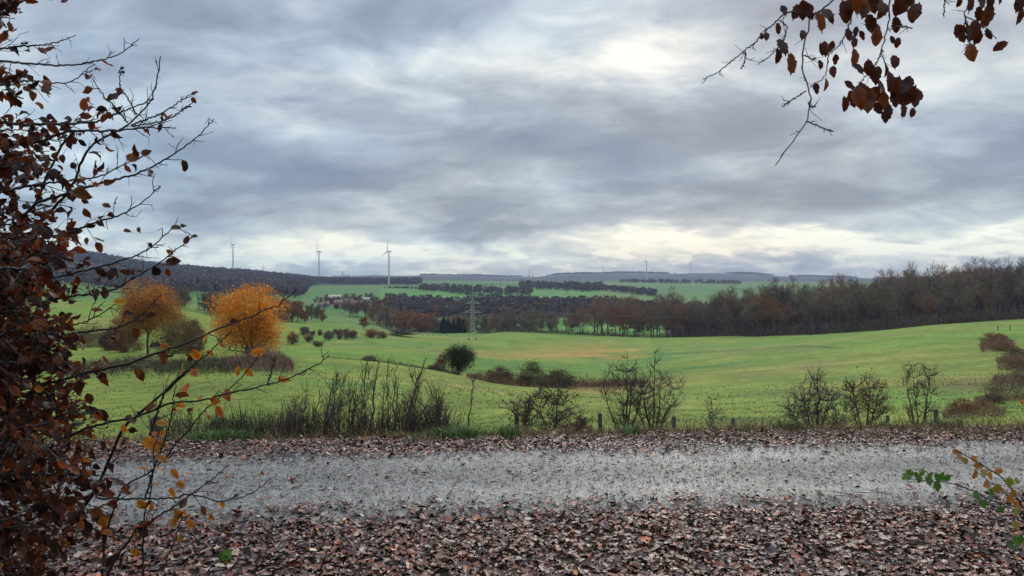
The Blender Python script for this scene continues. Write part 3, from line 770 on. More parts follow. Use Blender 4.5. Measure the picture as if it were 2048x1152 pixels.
# bushes dotted over the pasture
for i, (px, D, h, w, l) in enumerate([
    (610, 330, 17, 22, 'largest round bush in the upper row left of the fields'), (625, 332, 10, 13, 'small bush touching the largest bush of the upper row'),
    (641, 335, 12, 14, 'round bush standing alone in the middle of the upper row'), (669, 345, 11, 14, 'round bush at the left of the close trio in the upper row'),
    (683, 350, 10, 16, 'low bush in the middle of the close trio'), (692, 350, 12, 12, 'bush at the right of the close trio in the upper row'), (703, 355, 7, 8, 'tiny bush closing the upper row'),
    (583, 268, 24, 26, 'dark bush half hidden by the orange tree'), (616, 285, 17, 20, 'round bush at the left of the lower row'),
    (658, 300, 18, 23, 'round bush in the middle of the lower row'), (680, 312, 13, 14, 'small bush right of the middle of the lower row'), (694, 318, 16, 15, 'bush just left of the darkest bush of the lower row'), (705, 320, 17, 20, 'darkest bush at the right end of the lower row'),
    (636, 240, 12, 24, 'low wide bush lying below the two rows of bushes'),
    (740, 335, 18, 34, 'low dark bush at the foot of the lone russet tree'), (765, 345, 14, 30, 'low bush right of the lone russet tree'), (800, 400, 16, 60, 'long dark scrub where the field meets the valley trees'),
    ]):
    loc = G(px, D); s = h * D / F / 3.0
    put_tree(bushes[i % 3], 'field_bush', loc, 1.3 * i, w * D / F / 4.2, l, 'bush', 'bushes dotted over the pasture', s)

# ------------------------------------------------------------------ pylons
def pylon(name, loc, H, rz, label, group=None, fine=True, t=1.0):
    root = empty(name, loc, rz); tag(root, label, 'pylon', group)
    b, w, tp = H * .085, H * .030, H * .006
    half = lambda z: np.interp(z, [0, H * .22, H * .80, H], [b, b * .62, w * .8, tp])
    mb = MB(); rr = .085 * t; rb = .045 * t
    levels = np.concatenate([[0], np.linspace(H * .22, H * .8, 12 if fine else 6), [H * .9, H]])
    C = [(-1, -1), (1, -1), (1, 1), (-1, 1)]
    for sx, sy in C:
        P = [(sx * half(z), sy * half(z), z) for z in levels]; mb.tube(P, rr, 4)
    for z0, z1 in zip(levels[:-1], levels[1:]):
        for k in range(4):
            a, c = C[k], C[(k+1) % 4]
            p0 = (a[0]*half(z0), a[1]*half(z0), z0); p1 = (c[0]*half(z1), c[1]*half(z1), z1)
            p2 = (c[0]*half(z0), c[1]*half(z0), z0); p3 = (a[0]*half(z1), a[1]*half(z1), z1)
            mb.bar(p0, p1, rb); mb.bar(p2, p3, rb)
            if z0 > 0: mb.bar(p0, p2, rb)
    mb.build('lattice_tower', M_steel, root)
    for z, wd in ((H * .60, H * .21), (H * .80, H * .155)):
        ar = MB(); h0 = half(z)
        for s in (-1, 1):
            tip = (s * wd, 0, z)
            for sy in (-1, 1):
                ar.bar((s * h0, sy * h0, z), tip, rr * .8); ar.bar((s * h0, sy * h0, z + H * .075), tip, rr * .7)
                for u in (.25, .5, .75):
                    q = (s * (h0 + (wd - h0) * u), sy * h0 * (1 - u), z); q2 = (q[0], q[1], z + H * .075 * (1 - u)); ar.bar(q, q2, rb)
                    u2 = u - .25; ar.bar(q, (s * (h0 + (wd - h0) * u2), sy * h0 * (1 - u2), z + H * .075 * (1 - u2)), rb)
        arm = ar.build('cross_arm', M_steel, root)
        for s in (-1, 1):
            for u in (.55, .98):
                ins = MB(); xx = s * (h0 + (wd - h0) * u)
                ins.tube([(xx, 0, z), (xx, 0, z - .5), (xx, 0, z - 1.4)], [.06 * t, .12 * t, .06 * t], 5); ins.build('insulator', M_post, arm)
    for sx, sy in C:
        ft = MB(); ft.box((sx * b, sy * b, .05), (.9, .9, .7)); ft.build('footing', M_post, root)
    return root
pylon('power_pylon', G(945, 430), 25.3, R(8), 'grey steel lattice pylon standing on the crest of the green field')
for px, D, hpx, l in [(527, 2950, 21, 'faint pylon on the ridge between the two left turbines'), (685, 2900, 22, 'faint pylon on the ridge right of the middle turbine'), (1138, 1960, 26, 'pale pylon on the far field, left of the twin pylons'), (1157, 1900, 28, 'pale pylon on the far field, right of the twin pylons'),
                      (284, 2950, 14, 'tiny pylon on the wooded ridge above the left orange tree'), (390, 5000, 12, 'tiny pylon on the faint blue hilltop at left')]:
    loc = G(px, D); pylon('power_pylon', loc, hpx * D / F, R(20), l, 'distant pylons', False, 2.2)

# cables of the near pylon
c0 = G(945, 430)
for s, z, xx in ((-1, .60, .21), (1, .60, .21), (-1, .80, .155), (1, .80, .155)):
    H = 25.3; a = c0 + [s * xx * H * .98, 0, z * H - 1.4]
    for e in ([(-360, 330), (480, 470)]):
        pass
    P = []
    for u in np.linspace(-1, 1, 41):
        far = np.array([c0[0] + 330 * u, 430 + 60 * u + s * 1.0, a[2] + 10 * (abs(u) ** 1.0) * (.25 if u > 0 else .9) - 9 * (1 - (2 * abs(u) - 1) ** 2)])
        far[0] += s * xx * H * .98 * (1 - abs(u)); P.append(far)
    mb = MB(); mb.tube(P, .012, 4)
    tag(mb.build('power_cable', M_steel), 'thin power line hanging from a cross arm of the near pylon', 'cable', 'cables of the near pylon')

# ------------------------------------------------------------------ wind turbines
def blade_mesh(Lb=48.0):
    n = 9; V = []; 
    for i in range(n):
        t = i / (n - 1); ch = np.interp(t, [0, .08, .2, 1], [2.4, 2.8, 4.6, .8]); th = np.interp(t, [0, .1, .3, 1], [2.0, 1.6, .8, .12]); tw = R(20) * (1 - t) ** 2
        for k in range(8):
            a = k * math.pi / 4; x = ch / 2 * math.cos(a) + ch * .12; y = th / 2 * math.sin(a)
            V.append((x * math.cos(tw) - y * math.sin(tw), x * math.sin(tw) + y * math.cos(tw), 1.2 + t * Lb))
    q = [[i*8+k, i*8+(k+1) % 8, i*8+8+(k+1) % 8, i*8+8+k] for i in range(n-1) for k in range(8)]
    return np_mesh('blade', np.array(V), [np.array(q), np.array([[(n-1)*8+k for k in range(8)]])], M_white, None, True)
BLADE = blade_mesh()
def turb_meshes():
    t = MB(); t.tube([(0, 0, -8), (0, 0, 30), (0, 0, 65), (0, 0, 97)], [3.0, 2.6, 2.1, 1.5], 16)
    n = MB(); n.tube([(0, -4.5, 99), (0, -3.8, 99), (0, 0, 99.2), (0, 7, 99.2), (0, 7.6, 99.2)], [.8, 1.9, 2.2, 2.0, .6], 10)
    h = MB(); h.tube([(0, -8.2, 99), (0, -7.6, 99), (0, -6, 99), (0, -4.6, 99)], [.2, 1.1, 1.6, 1.6], 10)
    return t.mesh('tower', M_white, smooth=True), n.mesh('nacelle', M_white, smooth=True), h.mesh('hub', M_white, smooth=True)
TW, NC, HB = turb_meshes()
def turbine(px, D, pyhub, yaw, rot, label, group, s=1.0, thick=1.0):
    loc = G(px, D)
    zt = CAMZ - (pyhub - HOR) / F * D
    s = s * max((zt - loc[2]) / 99.0, .4)
    o = empty('wind_turbine', loc, yaw, s); tag(o, label, 'wind turbine', group)
    if thick != 1: o.scale = (s * thick, s * thick, s)
    mesh_obj('tower', TW, o); mesh_obj('nacelle', NC, o); hub = mesh_obj('hub', HB, o)
    for k in range(3):
        b = mesh_obj('blade', BLADE, o); b.location = (0, -6.3, 99); b.rotation_euler = (0, rot + k * 2 * math.pi / 3, 0)
    return o
g1 = 'large turbines on the left ridge'; g2 = 'small turbines on the horizon'
turbine(466, 2700, 489, R(-68), R(-22), 'white wind turbine on the ridge, first and tallest looking from the left', g1)
turbine(638, 2650, 503, R(-72), R(2), 'white wind turbine on the ridge with one blade straight up', g1)
turbine(778, 2300, 503, R(-62), R(14), 'white wind turbine whose tower stands in front of the ridge woods', g1)
turbine(1293, 4200, 523, R(-85), R(30), 'taller white turbine on the right horizon above the bare wood', g2)
turbine(1381, 5000, 527, R(-85), R(10), 'white turbine standing alone at the right end of the horizon row', g2)
for px, hub, l in [(957, 546, 'tiny far turbine, first on the horizon right of the ridge'), (985, 549, 'tiny far turbine, second on the horizon right of the ridge'), (1017, 547, 'tiny far turbine, left neighbour of the darker one'), (1059, 539, 'thin dark looking turbine on the horizon above the reddish wood strip'),
                   (1207, 534, 'thin far turbine at the left end of the five close together'), (1234, 535, 'thin far turbine, second of the five close together'), (1246, 538, 'thin far turbine in the middle of the five close together'), (1258, 543, 'small far turbine, fourth of the five close together'), (1268, 543, 'small far turbine at the right end of the five close together')]:
    turbine(px, 6500, hub, R(-80 + (px % 17)), R(px % 120), l, g2, 1.0, 1.8)

# ------------------------------------------------------------------ hamlet
def house(px, D, w, d, h, rz, label, roofm, wallm=None, up=0):
    root = empty('farm_house', G(px, D) + [0, 0, up], rz); tag(root, label, 'house', 'houses of the far hamlet')
    wl = MB(); wl.box((0, 0, h / 2 - .5), (w, d, h + 1))
    rh = d * .42
    wl.add([(-w/2, -d/2, h), (-w/2, d/2, h), (-w/2, 0, h + rh), (w/2, -d/2, h), (w/2, d/2, h), (w/2, 0, h + rh)], None, [[0, 1, 2], [3, 5, 4]])
    wl.build('wall', wallm or M_wall, root)
    rf = MB(); e = .5
    for s in (-1, 1):
        p = np.array([(-w/2-e, s*(d/2+e), h-.3), (w/2+e, s*(d/2+e), h-.3), (w/2+e, 0, h+rh+.12), (-w/2-e, 0, h+rh+.12)])
        rf.add(np.concatenate([p, p + [0, 0, .28]]), [[0, 1, 2, 3], [4, 7, 6, 5], [0, 4, 5, 1], [1, 5, 6, 2], [2, 6, 7, 3], [3, 7, 4, 0]])
    r2 = rf.build('roof', roofm, root)
    ch = MB(); ch.box((w * .2, d * .1, h + rh + .3), (.8, .8, 1.8)); ch.build('chimney', M_roof, r2)
    for k in range(int(w // 4)):
        wn = MB(); wn.box((-w/2 + 2.2 + k * 4, -d/2 - .02, h * .5), (1.3, .1, 1.5)); wn.build('window', M_glass, root)
house(668, 1010, 17, 8, 3, R(4), 'long barn with a pale roof among bare trees on the slope', M_roofpale, M_roof, 3)
house(731, 970, 7, 6, 4.5, R(20), 'white house in the hamlet behind the dark conifer', M_wall, None, 4)
house(738, 985, 6, 6, 4, R(-15), 'smaller white house just right of the white house behind the conifer', M_wall, None, 5)
house(647, 800, 11, 8, 2.4, R(8), 'low house with brownish roof at the left end of the hamlet', M_roof, None, 0)
house(678, 810, 9, 8, 5, R(-10), 'pale gabled house right of the rusty tree in the hamlet', M_roof, None, 0)
house(697, 880, 9, 8, 5, R(14), 'small pale walled house half hidden in the middle of the hamlet', M_roof, None, 1)
house(713, 870, 14, 8, 2.6, R(0), 'red roofed long house left of the dark conifer', M_roof, None, 2)

# ------------------------------------------------------------------ the two orange trees and their scrub
ORG = [(.74, .335, .032), (.66, .265, .028), (.78, .42, .06), (.48, .18, .025)]
def crown_shape(seed, H, Wd, base, stems, nlimb, ncl, env=None, top=1.0):
    """limbs and boughs that fill a crown: returns limb paths, bough paths, cluster points"""
    r = np.random.default_rng(seed)
    d = r.normal(0, 1, (ncl, 3)); d /= np.linalg.norm(d, axis=1)[:, None]
    rad = r.uniform(0, 1, ncl) ** (1 / 2.4); lob = 1 + (.16 if env is None and stems == 1 and H > 6 else .24) * np.sin(3 * np.arctan2(d[:, 1], d[:, 0]) + seed) * np.cos(2.3 * d[:, 2] * 2 + seed) + r.normal(0, .05, ncl)
    if env is None:
        C = d * (rad * lob)[:, None] * [Wd / 2, Wd / 2, H * (1 - base) / 2] + [0, 0, H * (1 + base) / 2]
    else:
        tt = r.uniform(base, 1, ncl * 12); tt = tt[r.uniform(0, 1, ncl * 12) < np.interp(tt, env[0], env[1]) ** 1.6 + .03]; t = np.resize(tt, ncl); a = r.uniform(0, 2*math.pi, ncl); q = np.sqrt(r.uniform(0, 1, ncl)) * np.interp(t, env[0], env[1]) * Wd / 2
        C = np.column_stack([np.cos(a) * q, np.sin(a) * q, t * H])
    fork = np.array([0, 0, H * base * .9 if stems == 1 else 0])
    # limb targets spread by farthest choice
    T = [int(np.argmax(C[:, 2]))]
    while len(T) < nlimb: T.append(int(np.argmax(np.min(np.linalg.norm(C[:, None] - C[T][None], axis=2), axis=1))))
    limbs = []; pool = []
    if stems == 1:
        P = np.array([[0, 0, -.15 * 1], [r.normal(0, .02) * H, r.normal(0, .02) * H, fork[2] * .6], fork]); limbs.append((P, 1.0, .8))
    for k in T:
        e = C[k] * [.82, .82, 1] if env is not None else fork + (C[k] - fork) * .8
        c1 = fork + (e - fork) * [.25, .25, .45] + r.normal(0, .02 * H, 3) if env is None else fork + (e - fork) * [.55, .55, .42] + r.normal(0, .015 * H, 3)
        u = np.linspace(0, 1, 9)[:, None]; P = (1-u)**2 * fork + 2*u*(1-u) * c1 + u*u * e; P[1:-1] += r.normal(0, .008 * H, (7, 3)); P[0, 2] -= .02 * H
        if stems > 1: P[0, :2] += r.normal(0, .02 * H, 2)
        limbs.append((P, .55, .12)); pool.append(P)
    pool = np.concatenate([p[1:] for p in pool]); bl = []
    for c in C:
        dd = np.linalg.norm(pool - c, axis=1) + 1.6 * np.maximum(pool[:, 2] - c[2] + .03 * H, 0); p = pool[np.argmin(dd)]
        m = p + (c - p) * [.6, .6, .4] + r.normal(0, .012 * H, 3); u = np.linspace(0, 1, 5)[:, None]
        bl.append((1-u)**2 * p + 2*u*(1-u) * m + u*u * c)
    return limbs, bl, C
def leafy_tree(name, px, D, hpx, wpx, seed, cols, wts, nleaf, label, trunkh=.12, lsize=.17, stems=1, cat='tree', r0=.022, ncl=None, twig=.03, sprd=.075, ntw=2600):
    H = hpx * D / F; Wd = wpx * D / F
    root = empty(name, G(px, D)); tag(root, label, cat)
    limbs, bl, C = crown_shape(seed, H, Wd * .93, trunkh, stems, 11 if stems == 1 else 9 + stems, ncl or 150, None if stems == 1 or name == 'field_tree' else ([0, .2, .55, .8, 1], [.80, 1.0, .92, .66, .22]))
    tr, tw = MB(), MB(); R0 = r0 * H / (1 if stems == 1 else 2.2)
    for P, a, b in limbs: tr.tube(P, np.linspace(R0 * a, max(R0 * b, .012), len(P)), 6)
    for P in bl: tw.tube(P, np.linspace(max(R0 * .18, .012), .008, 5), 3)
    k = rng.integers(0, len(C), ntw); a = C[k] + rng.normal(0, sprd * .8, (ntw, 3)) * [Wd, Wd, H * .8]; dd = (C[k] - [0, 0, H * trunkh]) / H + rng.normal(0, .45, (ntw, 3)); dd /= np.linalg.norm(dd, axis=1)[:, None]
    a[:, 2] = np.maximum(a[:, 2], .05); tw.ribbons(a, a + dd * (H * .075 * rng.uniform(.5, 1.3, ntw))[:, None], twig)
    tr.build('trunk' if stems == 1 else 'stem', M_bark, root); tw.build('twigs', M_twig if cat == 'shrub' else M_bark, root)
    k = rng.integers(0, len(C), nleaf); T = C[k] + rng.normal(0, sprd, (nleaf, 3)) * [Wd, Wd, H * .8]; T = T[T[:, 2] > .1]; n = len(T)
    tone = np.exp(rng.normal(0, .13, len(C)))[k[:n]][:, None]
    v, f, cc = scatter([leaf_oval(3, .8, .2, .3, .05, .0, 3), leaf_oval(3, .7, -.2, .6, .05, .0, 4)], rand_rot(n), rng.uniform(.6, 1.25, n) * lsize, T, pick_col(n, cols, wts, .2) * tone)
    mesh_obj('crown' if stems == 1 else 'foliage', np_mesh('crown', v, f, M_orange, cc), root)
    return root
leafy_tree('orange_tree', 497, 92, 137, 150, 11, ORG, [4, 3, 2.4, .8], 27000, 'bright orange leaved round tree with short dark trunk on the left meadow', .07, .19, r0=.034)
leafy_tree('field_tree', 296, 97, 146, 120, 23, [(.58, .25, .04), (.34, .16, .05), (.48, .21, .045), (.26, .16, .05)], [3, 2, 3, 1.5], 19000, 'thin stemmed tree with fading orange crown, left of the bright orange tree', .36, .18, 1, r0=.016)
for px, D, h, w, l, m in [(350, 108, 80, 100, 'olive brown shrub right of the fading orange tree', [(.17, .115, .035), (.23, .145, .035), (.12, .08, .04)]), (250, 112, 78, 70, 'orange brown shrub left of the fading orange tree', [(.28, .12, .04), (.18, .09, .04)]),
                      (385, 112, 62, 55, 'grey brown bare shrub nearest the bright orange tree', [(.12, .085, .055), (.10, .07, .05)]), (180, 130, 40, 130, 'low brownish scrub at the far left of the meadow', [(.14, .09, .055), (.17, .105, .055)]), (225, 120, 45, 45, 'dark green low bush left of the fading orange tree', [(.03, .035, .02)])]:
    leafy_tree('field_shrub', px, D, h, w, int(px), m, [1] * len(m), 8000, l, .02, .16, 5, 'shrub', ntw=5200)
def mound(name, px0, px1, D, hpx, n, cols, w, label, depth=5, rib=.05, ln=.5, cat='scrub', kind=None):
    """a tangle of thin stems heaped on the ground"""
    p = rng.uniform(px0, px1, n); d = D + rng.normal(0, depth, n); x = (p - 1024) / F * d
    t = (p - px0) / (px1 - px0); env = np.sqrt(np.clip(np.sin(math.pi * np.clip(t, .02, .98)), 0, 1)) * np.exp(-((d - D) / (depth * 1.6)) ** 2) * np.clip(3.0 * (fbm(x / (D * .03), d / (D * .03), 91) - .22), .06, 1.5)
    z = ground(x, d) + hpx * D / F * env * rng.uniform(0, 1, n) ** .7
    a = np.column_stack([x, d, z]); b = a + (rng.normal(0, .5, (n, 3)) + [0, 0, .45]) * ln
    mb = MB(); mb.ribbons(a, b, rib, pick_col(n, cols, w))
    return tag(mb.build(name, M_rough, None, True), label, cat, kind=kind)
mound('bramble_patch', 440, 585, 76, 34, 5200, [(.19, .105, .072), (.22, .125, .082), (.12, .085, .06)], [3, 2, 2], 'reddish brown bramble patch under the bright orange tree', 3.0, .06, .6)
mound('bramble_patch', 310, 480, 74, 20, 4600, [(.08, .085, .04), (.12, .085, .055), (.06, .07, .03)], [3, 2, 2], 'dark greenish bramble patch left of the reddish one', 3.4, .06, .55)
mound('bramble_patch', 120, 350, 76, 18, 4600, [(.10, .07, .05), (.14, .085, .055), (.08, .075, .04)], [3, 2, 2], 'dark low bramble patch under the thin stemmed tree', 3.6, .06, .55)

# hedge along the brook
hz = [(740, 118, 14, 36, 'small grey bush in the brook hedge, farthest left'), (868, 122, 14, 40, 'pale brown bush on the brook line left of the red bush'), (905, 118, 10, 30, 'low grey bush just left of the dark hawthorn')]
for i, (px, D, h, w, l) in enumerate(hz):
    put_tree(bushes[i % 3], 'field_bush', G(px, D), i * 2.1, w * D / F / 4.2, l, 'bush', None, h * 1.2 * D / F / 3.0)
mound('brook_hedge', 640, 905, 122, 9, 4200, [(.10, .06, .045), (.06, .045, .035), (.13, .09, .05)], [3, 3, 2], 'thin brown hedge along the brook behind the front meadow', 2.5, .06, .6)
mound('brook_hedge', 935, 1290, 112, 26, 10000, [(.17, .085, .05), (.11, .075, .055), (.22, .12, .055)], [3, 3, 2], 'reddish brown rough growth along the brook right of the dark hawthorn', 4, .06, .6)
leafy_tree('hawthorn_tree', 918, 120, 66, 62, 31, [(.030, .034, .017), (.022, .026, .014), (.045, .045, .022)], [3, 3, 1], 9000, 'dark green round hawthorn standing alone by the brook', .16, .16)
leafy_tree('field_shrub', 880, 128, 34, 26, 37, [(.24, .075, .035), (.17, .07, .035)], [2, 2], 1500, 'small reddish bush behind the dark hawthorn', .1, .16, 4, 'shrub')
for px, D, h, w, l, m in [(1000, 112, 38, 60, 'brown thorny bush right of the dark hawthorn', [(.06, .042, .03), (.09, .055, .035)]), (1062, 108, 52, 66, 'dark olive bush in the middle of the brook growth', [(.055, .048, .03), (.04, .035, .025)]), (1120, 108, 36, 70, 'grey brown bush at the right of the brook growth', [(.075, .06, .045), (.055, .045, .035)])]:
    leafy_tree('field_shrub', px, D, h, w, int(px), m, [1, 1], 5200, l, .02, .12, 6, 'shrub')
# right-hand side scrub
SC = [[(.21, .15, .10)], [(.19, .125, .09), (.25, .15, .095)], [(.30, .19, .09), (.20, .13, .07)], [(.14, .09, .06), (.19, .12, .065)]]
BL = [(1925, 828, 36, 62, 'bare grey brown bush at the low end of the brush line on the right', 0), (1968, 818, 20, 56, 'low dark brown bush between the bare grey brown bush and the largest one', 1), (2012, 796, 50, 84, 'largest dark brown bush of the brush line at the right edge of the field', 1), (2036, 742, 36, 56, 'dull brown bush above the largest one of the brush line', 3),
      (2000, 684, 20, 36, 'small tawny bush touching the straw coloured bush', 2), (2030, 716, 26, 46, 'tawny bush between the small dark bush and the dull brown bush', 3), (2052, 768, 36, 60, 'brown bush behind the largest bush, cut by the frame', 1), (1988, 808, 26, 50, 'low brown bush at the foot of the largest bush', 3), (1950, 824, 16, 44, 'lowest bush beside the bare grey brown bush', 1),
      (2006, 702, 24, 44, 'small dark bush just below the straw coloured bush', 1), (1982, 690, 28, 46, 'straw coloured bush at the top of the brush line on the right hand field', 2), (2078, 780, 46, 80, 'brown bush half out of the frame at the right edge', 3)]
for px, py, h, w, l, m in BL:
    leafy_tree('field_shrub', px, hit(px, py), h * .85, w, int(px) + 1, SC[m], [1] * len(SC[m]), 900, l, .02, .0013 * hit(px, py), 6, 'shrub', twig=.0005 * hit(px, py))
for p0, p1, py, hp, l in [(1962, 2026, 694, 10, 'reddish dead growth at the top of the brush line'), (1995, 2075, 726, 14, 'brown rough growth in the upper middle of the brush line'), (1985, 2100, 762, 18, 'brown tangle above the largest bush of the brush line'), (1950, 2110, 802, 14, 'dead bracken in front of the largest bush of the brush line'), (1885, 2010, 828, 9, 'thin brown weeds at the low end of the brush line')]:
    D = hit((p0 + p1) / 2, py)
    mound('scrub_patch', p0, p1, D, hp, 2600, [(.20, .12, .078), (.15, .095, .065), (.28, .19, .09)], [3, 3, 2], l, D * .04, .0006 * D, .006 * D)

# ------------------------------------------------------------------ fences
def post(parent, loc, h, r, lean=(0, 0)):
    mb = MB(); x, y, z = loc
    P = [(x, y, z - .3), (x + lean[0] * .5, y + lean[1] * .5, z + h * .5), (x + lean[0], y + lean[1], z + h - .01), (x + lean[0], y + lean[1], z + h)]
    mb.tube(P, [r * 1.05, r, r * .95, r * .55], 8); return mb.build('post', M_post, parent)
fr = empty('pasture_fence', G(1347, 12.5)); tag(fr, 'row of short dark wooden posts just below the leafy verge', 'fence')
off = np.array(fr.location); tops = []
for px, py, D, rr in [(1035, 830, 11.2, .045), (1201, 829, 12.0, .045), (1347, 837, 12.5, .05), (1463, 840, 13.0, .04), (1556, 844, 12.6, .045), (1773, 834, 14.5, .045), (1874, 822, 15, .055), (880, 836, 10.8, .04), (2090, 812, 16, .05), (318, 838, 10.5, .10)]:
    rr *= .8; b = G(px, D); t = W(px, py - 3, D); post(fr, b - off, t[2] - b[2], rr, rng.normal(0, .03, 2)); tops.append(t - off)
for zz in (.12, .5):
    wv = MB(); ch = sorted(tops, key=lambda t: t[0])
    wv.tube([t - [0, 0, zz] for t in ch], .0014, 3); wv.build('wire', M_post, fr)
f2 = empty('pasture_fence', G(800, 430)); tag(f2, 'line of small dark posts along the crest of the far green field', 'fence')
o2 = np.array(f2.location); tops = []
for px in np.linspace(695, 935, 25):
    D = np.interp(px, [695, 760, 850, 935], [330, 400, 440, 470]); b = G(px + rng.normal(0, 1.5), D)
    post(f2, b - o2, 1.35, .09); tops.append(b - o2 + [0, 0, 1.0])
wv = MB(); wv.tube(tops, .008, 3); wv.build('wire', M_steel, f2)
f3 = empty('pasture_fence', G(2010, 105)); tag(f3, 'few thin posts on top of the right hand field by the wood', 'fence')
o3 = np.array(f3.location); tops = []
for px, D in [(1996, hit(1996, 661)), (2020, hit(2020, 660)), (2052, hit(2052, 657)), (2090, hit(2090, 654))]:
    b = G(px, D); post(f3, b - o3, 9 * D / F, .09); tops.append(b - o3 + [0, 0, .9])
wv = MB(); wv.tube(tops, .003, 3); wv.build('wire', M_post, f3)
tr = empty('water_trough', G(678, 335)); tag(tr, 'small dark box shaped hide standing on the field left of the fence line', 'hide')
mb = MB(); mb.box((0, 0, .9), (1.6, 1.4, 1.6)); mb.build('body', M_post, tr); mb = MB(); mb.box((0, 0, 1.76), (2.0, 1.8, .1)); mb.build('roof', M_post, tr)
tr.name = 'hunting_hide'

# ------------------------------------------------------------------ bare shrubs behind the verge
def near_shrub(px, D, topy, wpx, seed, stems, label, env, leafcols=None, nleaf=0, name='bare_shrub', ncl=130, r0=.013, cat='shrub', base=.18, lsz=.03, sub=7):
    loc = G(px, D); H = W(px, topy, D)[2] - loc[2]; Wd = wpx * D / F
    limbs, bl, C = crown_shape(seed, H, Wd, base, 2, stems, ncl, env)
    root = empty(name, loc); tag(root, label, cat)
    st, tw = MB(), MB(); tips = []
    for P, a, b in limbs: st.tube(P, np.linspace(r0, .0022, len(P)), 5)
    for P in bl:
        tw.tube(P, np.linspace(.0046, .0020, 5), 4); d = P[-1] - P[-3]; d /= np.linalg.norm(d) + 1e-9
        for m in range(sub):
            q = P[rng.integers(2, 5)]; e = d * .8 + rng.normal(0, .5, 3) + [0, 0, .25]; e /= np.linalg.norm(e); l = rng.uniform(.04, .15) * H
            q2 = q + e * l * .5; q3 = q2 + (e + rng.normal(0, .25, 3)) * l * .5; tw.tube([q, q2, q3], [.0025, .0019, .0012], 3); tips += [q2, q3]
    st.build('stem', M_stem, root); tw.build('twigs', M_stem, root)
    if nleaf:
        pts = np.array(tips); i = rng.integers(0, len(pts), nleaf)
        v, f, c = scatter(T_oval, rand_rot(nleaf), rng.uniform(.6, 1.2, nleaf) * lsz, pts[i] + rng.normal(0, .01, (nleaf, 3)), pick_col(nleaf, leafcols, [1] * len(leafcols), .2))
        mesh_obj('leaves', np_mesh('leaves', v, f, M_orange, c), root)
    return root
GRN = [(.07, .075, .025), (.10, .09, .03), (.05, .05, .02)]; OR2 = [(.30, .13, .03), (.22, .12, .04)]
FAN = ([0, .3, .75, .9, 1], [.25, .75, 1, .6, .12]); DOME = ([0, .25, .5, .75, 1], [.5, 1.0, .95, .55, .12]); CONE = ([0, .35, .6, 1], [.4, 1, .7, .1]); VASE = ([0, .4, .9, 1], [.15, .6, 1, .6])
near_shrub(1040, 10.2, 784, 95, 51, 5, 'sparse leafy shrub left of the olive leaved small tree by the verge', FAN, GRN, 150, ncl=70)
near_shrub(1108, 10.0, 742, 165, 52, 6, 'olive leaved small tree with wide flat sprays behind the verge', CONE, GRN, 900, name='small_tree', ncl=170, r0=.016)
near_shrub(1158, 9.5, 830, 60, 53, 7, 'low reddish leaved bush at the foot of the olive leaved small tree', DOME, [(.12, .06, .035), (.08, .05, .03)], 420, ncl=70)
near_shrub(1252, 10.2, 716, 115, 54, 9, 'bare several stemmed shrub in the middle of the verge', FAN, None, 0, r0=.019, ncl=120)
near_shrub(1308, 10.2, 703, 125, 55, 8, 'tallest bare shrub with one thin leader, right of the several stemmed shrub', ([0, .3, .62, .74, .8, 1], [.2, .7, 1, .6, .12, .05]), None, 0, r0=.018, ncl=120)
near_shrub(1425, 10.4, 796, 44, 56, 4, 'tiny bare seedling shrub standing alone on the verge', VASE, None, 0, ncl=26, r0=.007)
near_shrub(1632, 10.3, 738, 140, 57, 14, 'wide dense bare shrub, left of the three on the right verge', DOME, [(.10, .07, .04)], 60, r0=.017, ncl=230)
near_shrub(1732, 10.6, 742, 100, 58, 10, 'bare shrub with a haze of orange twigs, middle of the three on the right verge', FAN, OR2, 480, r0=.014, ncl=130)
near_shrub(1838, 11.0, 732, 82, 59, 8, 'narrow upright shrub with a few orange leaves, right of the three', VASE, OR2, 90, r0=.014, ncl=80)

# saplings in the thicket
def sapling(pts, D, r0, label, seed, group=None, leaves=0):
    """traced stem with short ascending side twigs"""
    r = np.random.default_rng(seed)
    P = np.array([W(a, b, D + .12 * r.normal()) for a, b in pts]); base = G(pts[0][0], P[0][1]); P = np.vstack([[base - [0, 0, .05]], P[1:]] if P[0][2] < base[2] + .25 else [[base], P])
    t = np.linspace(0, len(P) - 1, 14); i = np.minimum(t.astype(int), len(P) - 2); u = (t - i)[:, None]
    Q = P[i] * (1 - u) + P[i+1] * u; Q[1:-1] += r.normal(0, .008, (12, 3))
    root = empty('bare_sapling', base); tag(root, label, 'sapling', group); Q = Q - base
    st = MB(); st.tube(Q, np.linspace(r0, r0 * .25, 14), 5); st.build('stem', M_stem, root)
    tw = MB()
    for k in range(r.integers(10, 18)):
        q = r.uniform(3, 13); j = int(q); p = Q[j] + (Q[min(j+1, 13)] - Q[j]) * (q - j); d = Q[min(j+1, 13)] - Q[j-1]; d /= np.linalg.norm(d)
        d = d * .9 + r.normal(0, .42, 3); ln = r.uniform(.06, .24); a = p; C = [a]
        for m in range(3): d = d + r.normal(0, .15, 3) + [0, 0, .1]; d /= np.linalg.norm(d); C.append(C[-1] + d * ln / 3)
        tw.tube(C, np.linspace(.0035, .0014, 4), 3)
        for m in range(2):
            s = C[1 + m]; e = s + (d + r.normal(0, .6, 3)) * ln * .35; tw.tube([s, e], [.0018, .001], 3)
    tw.build('twigs', M_stem, root)
    return root
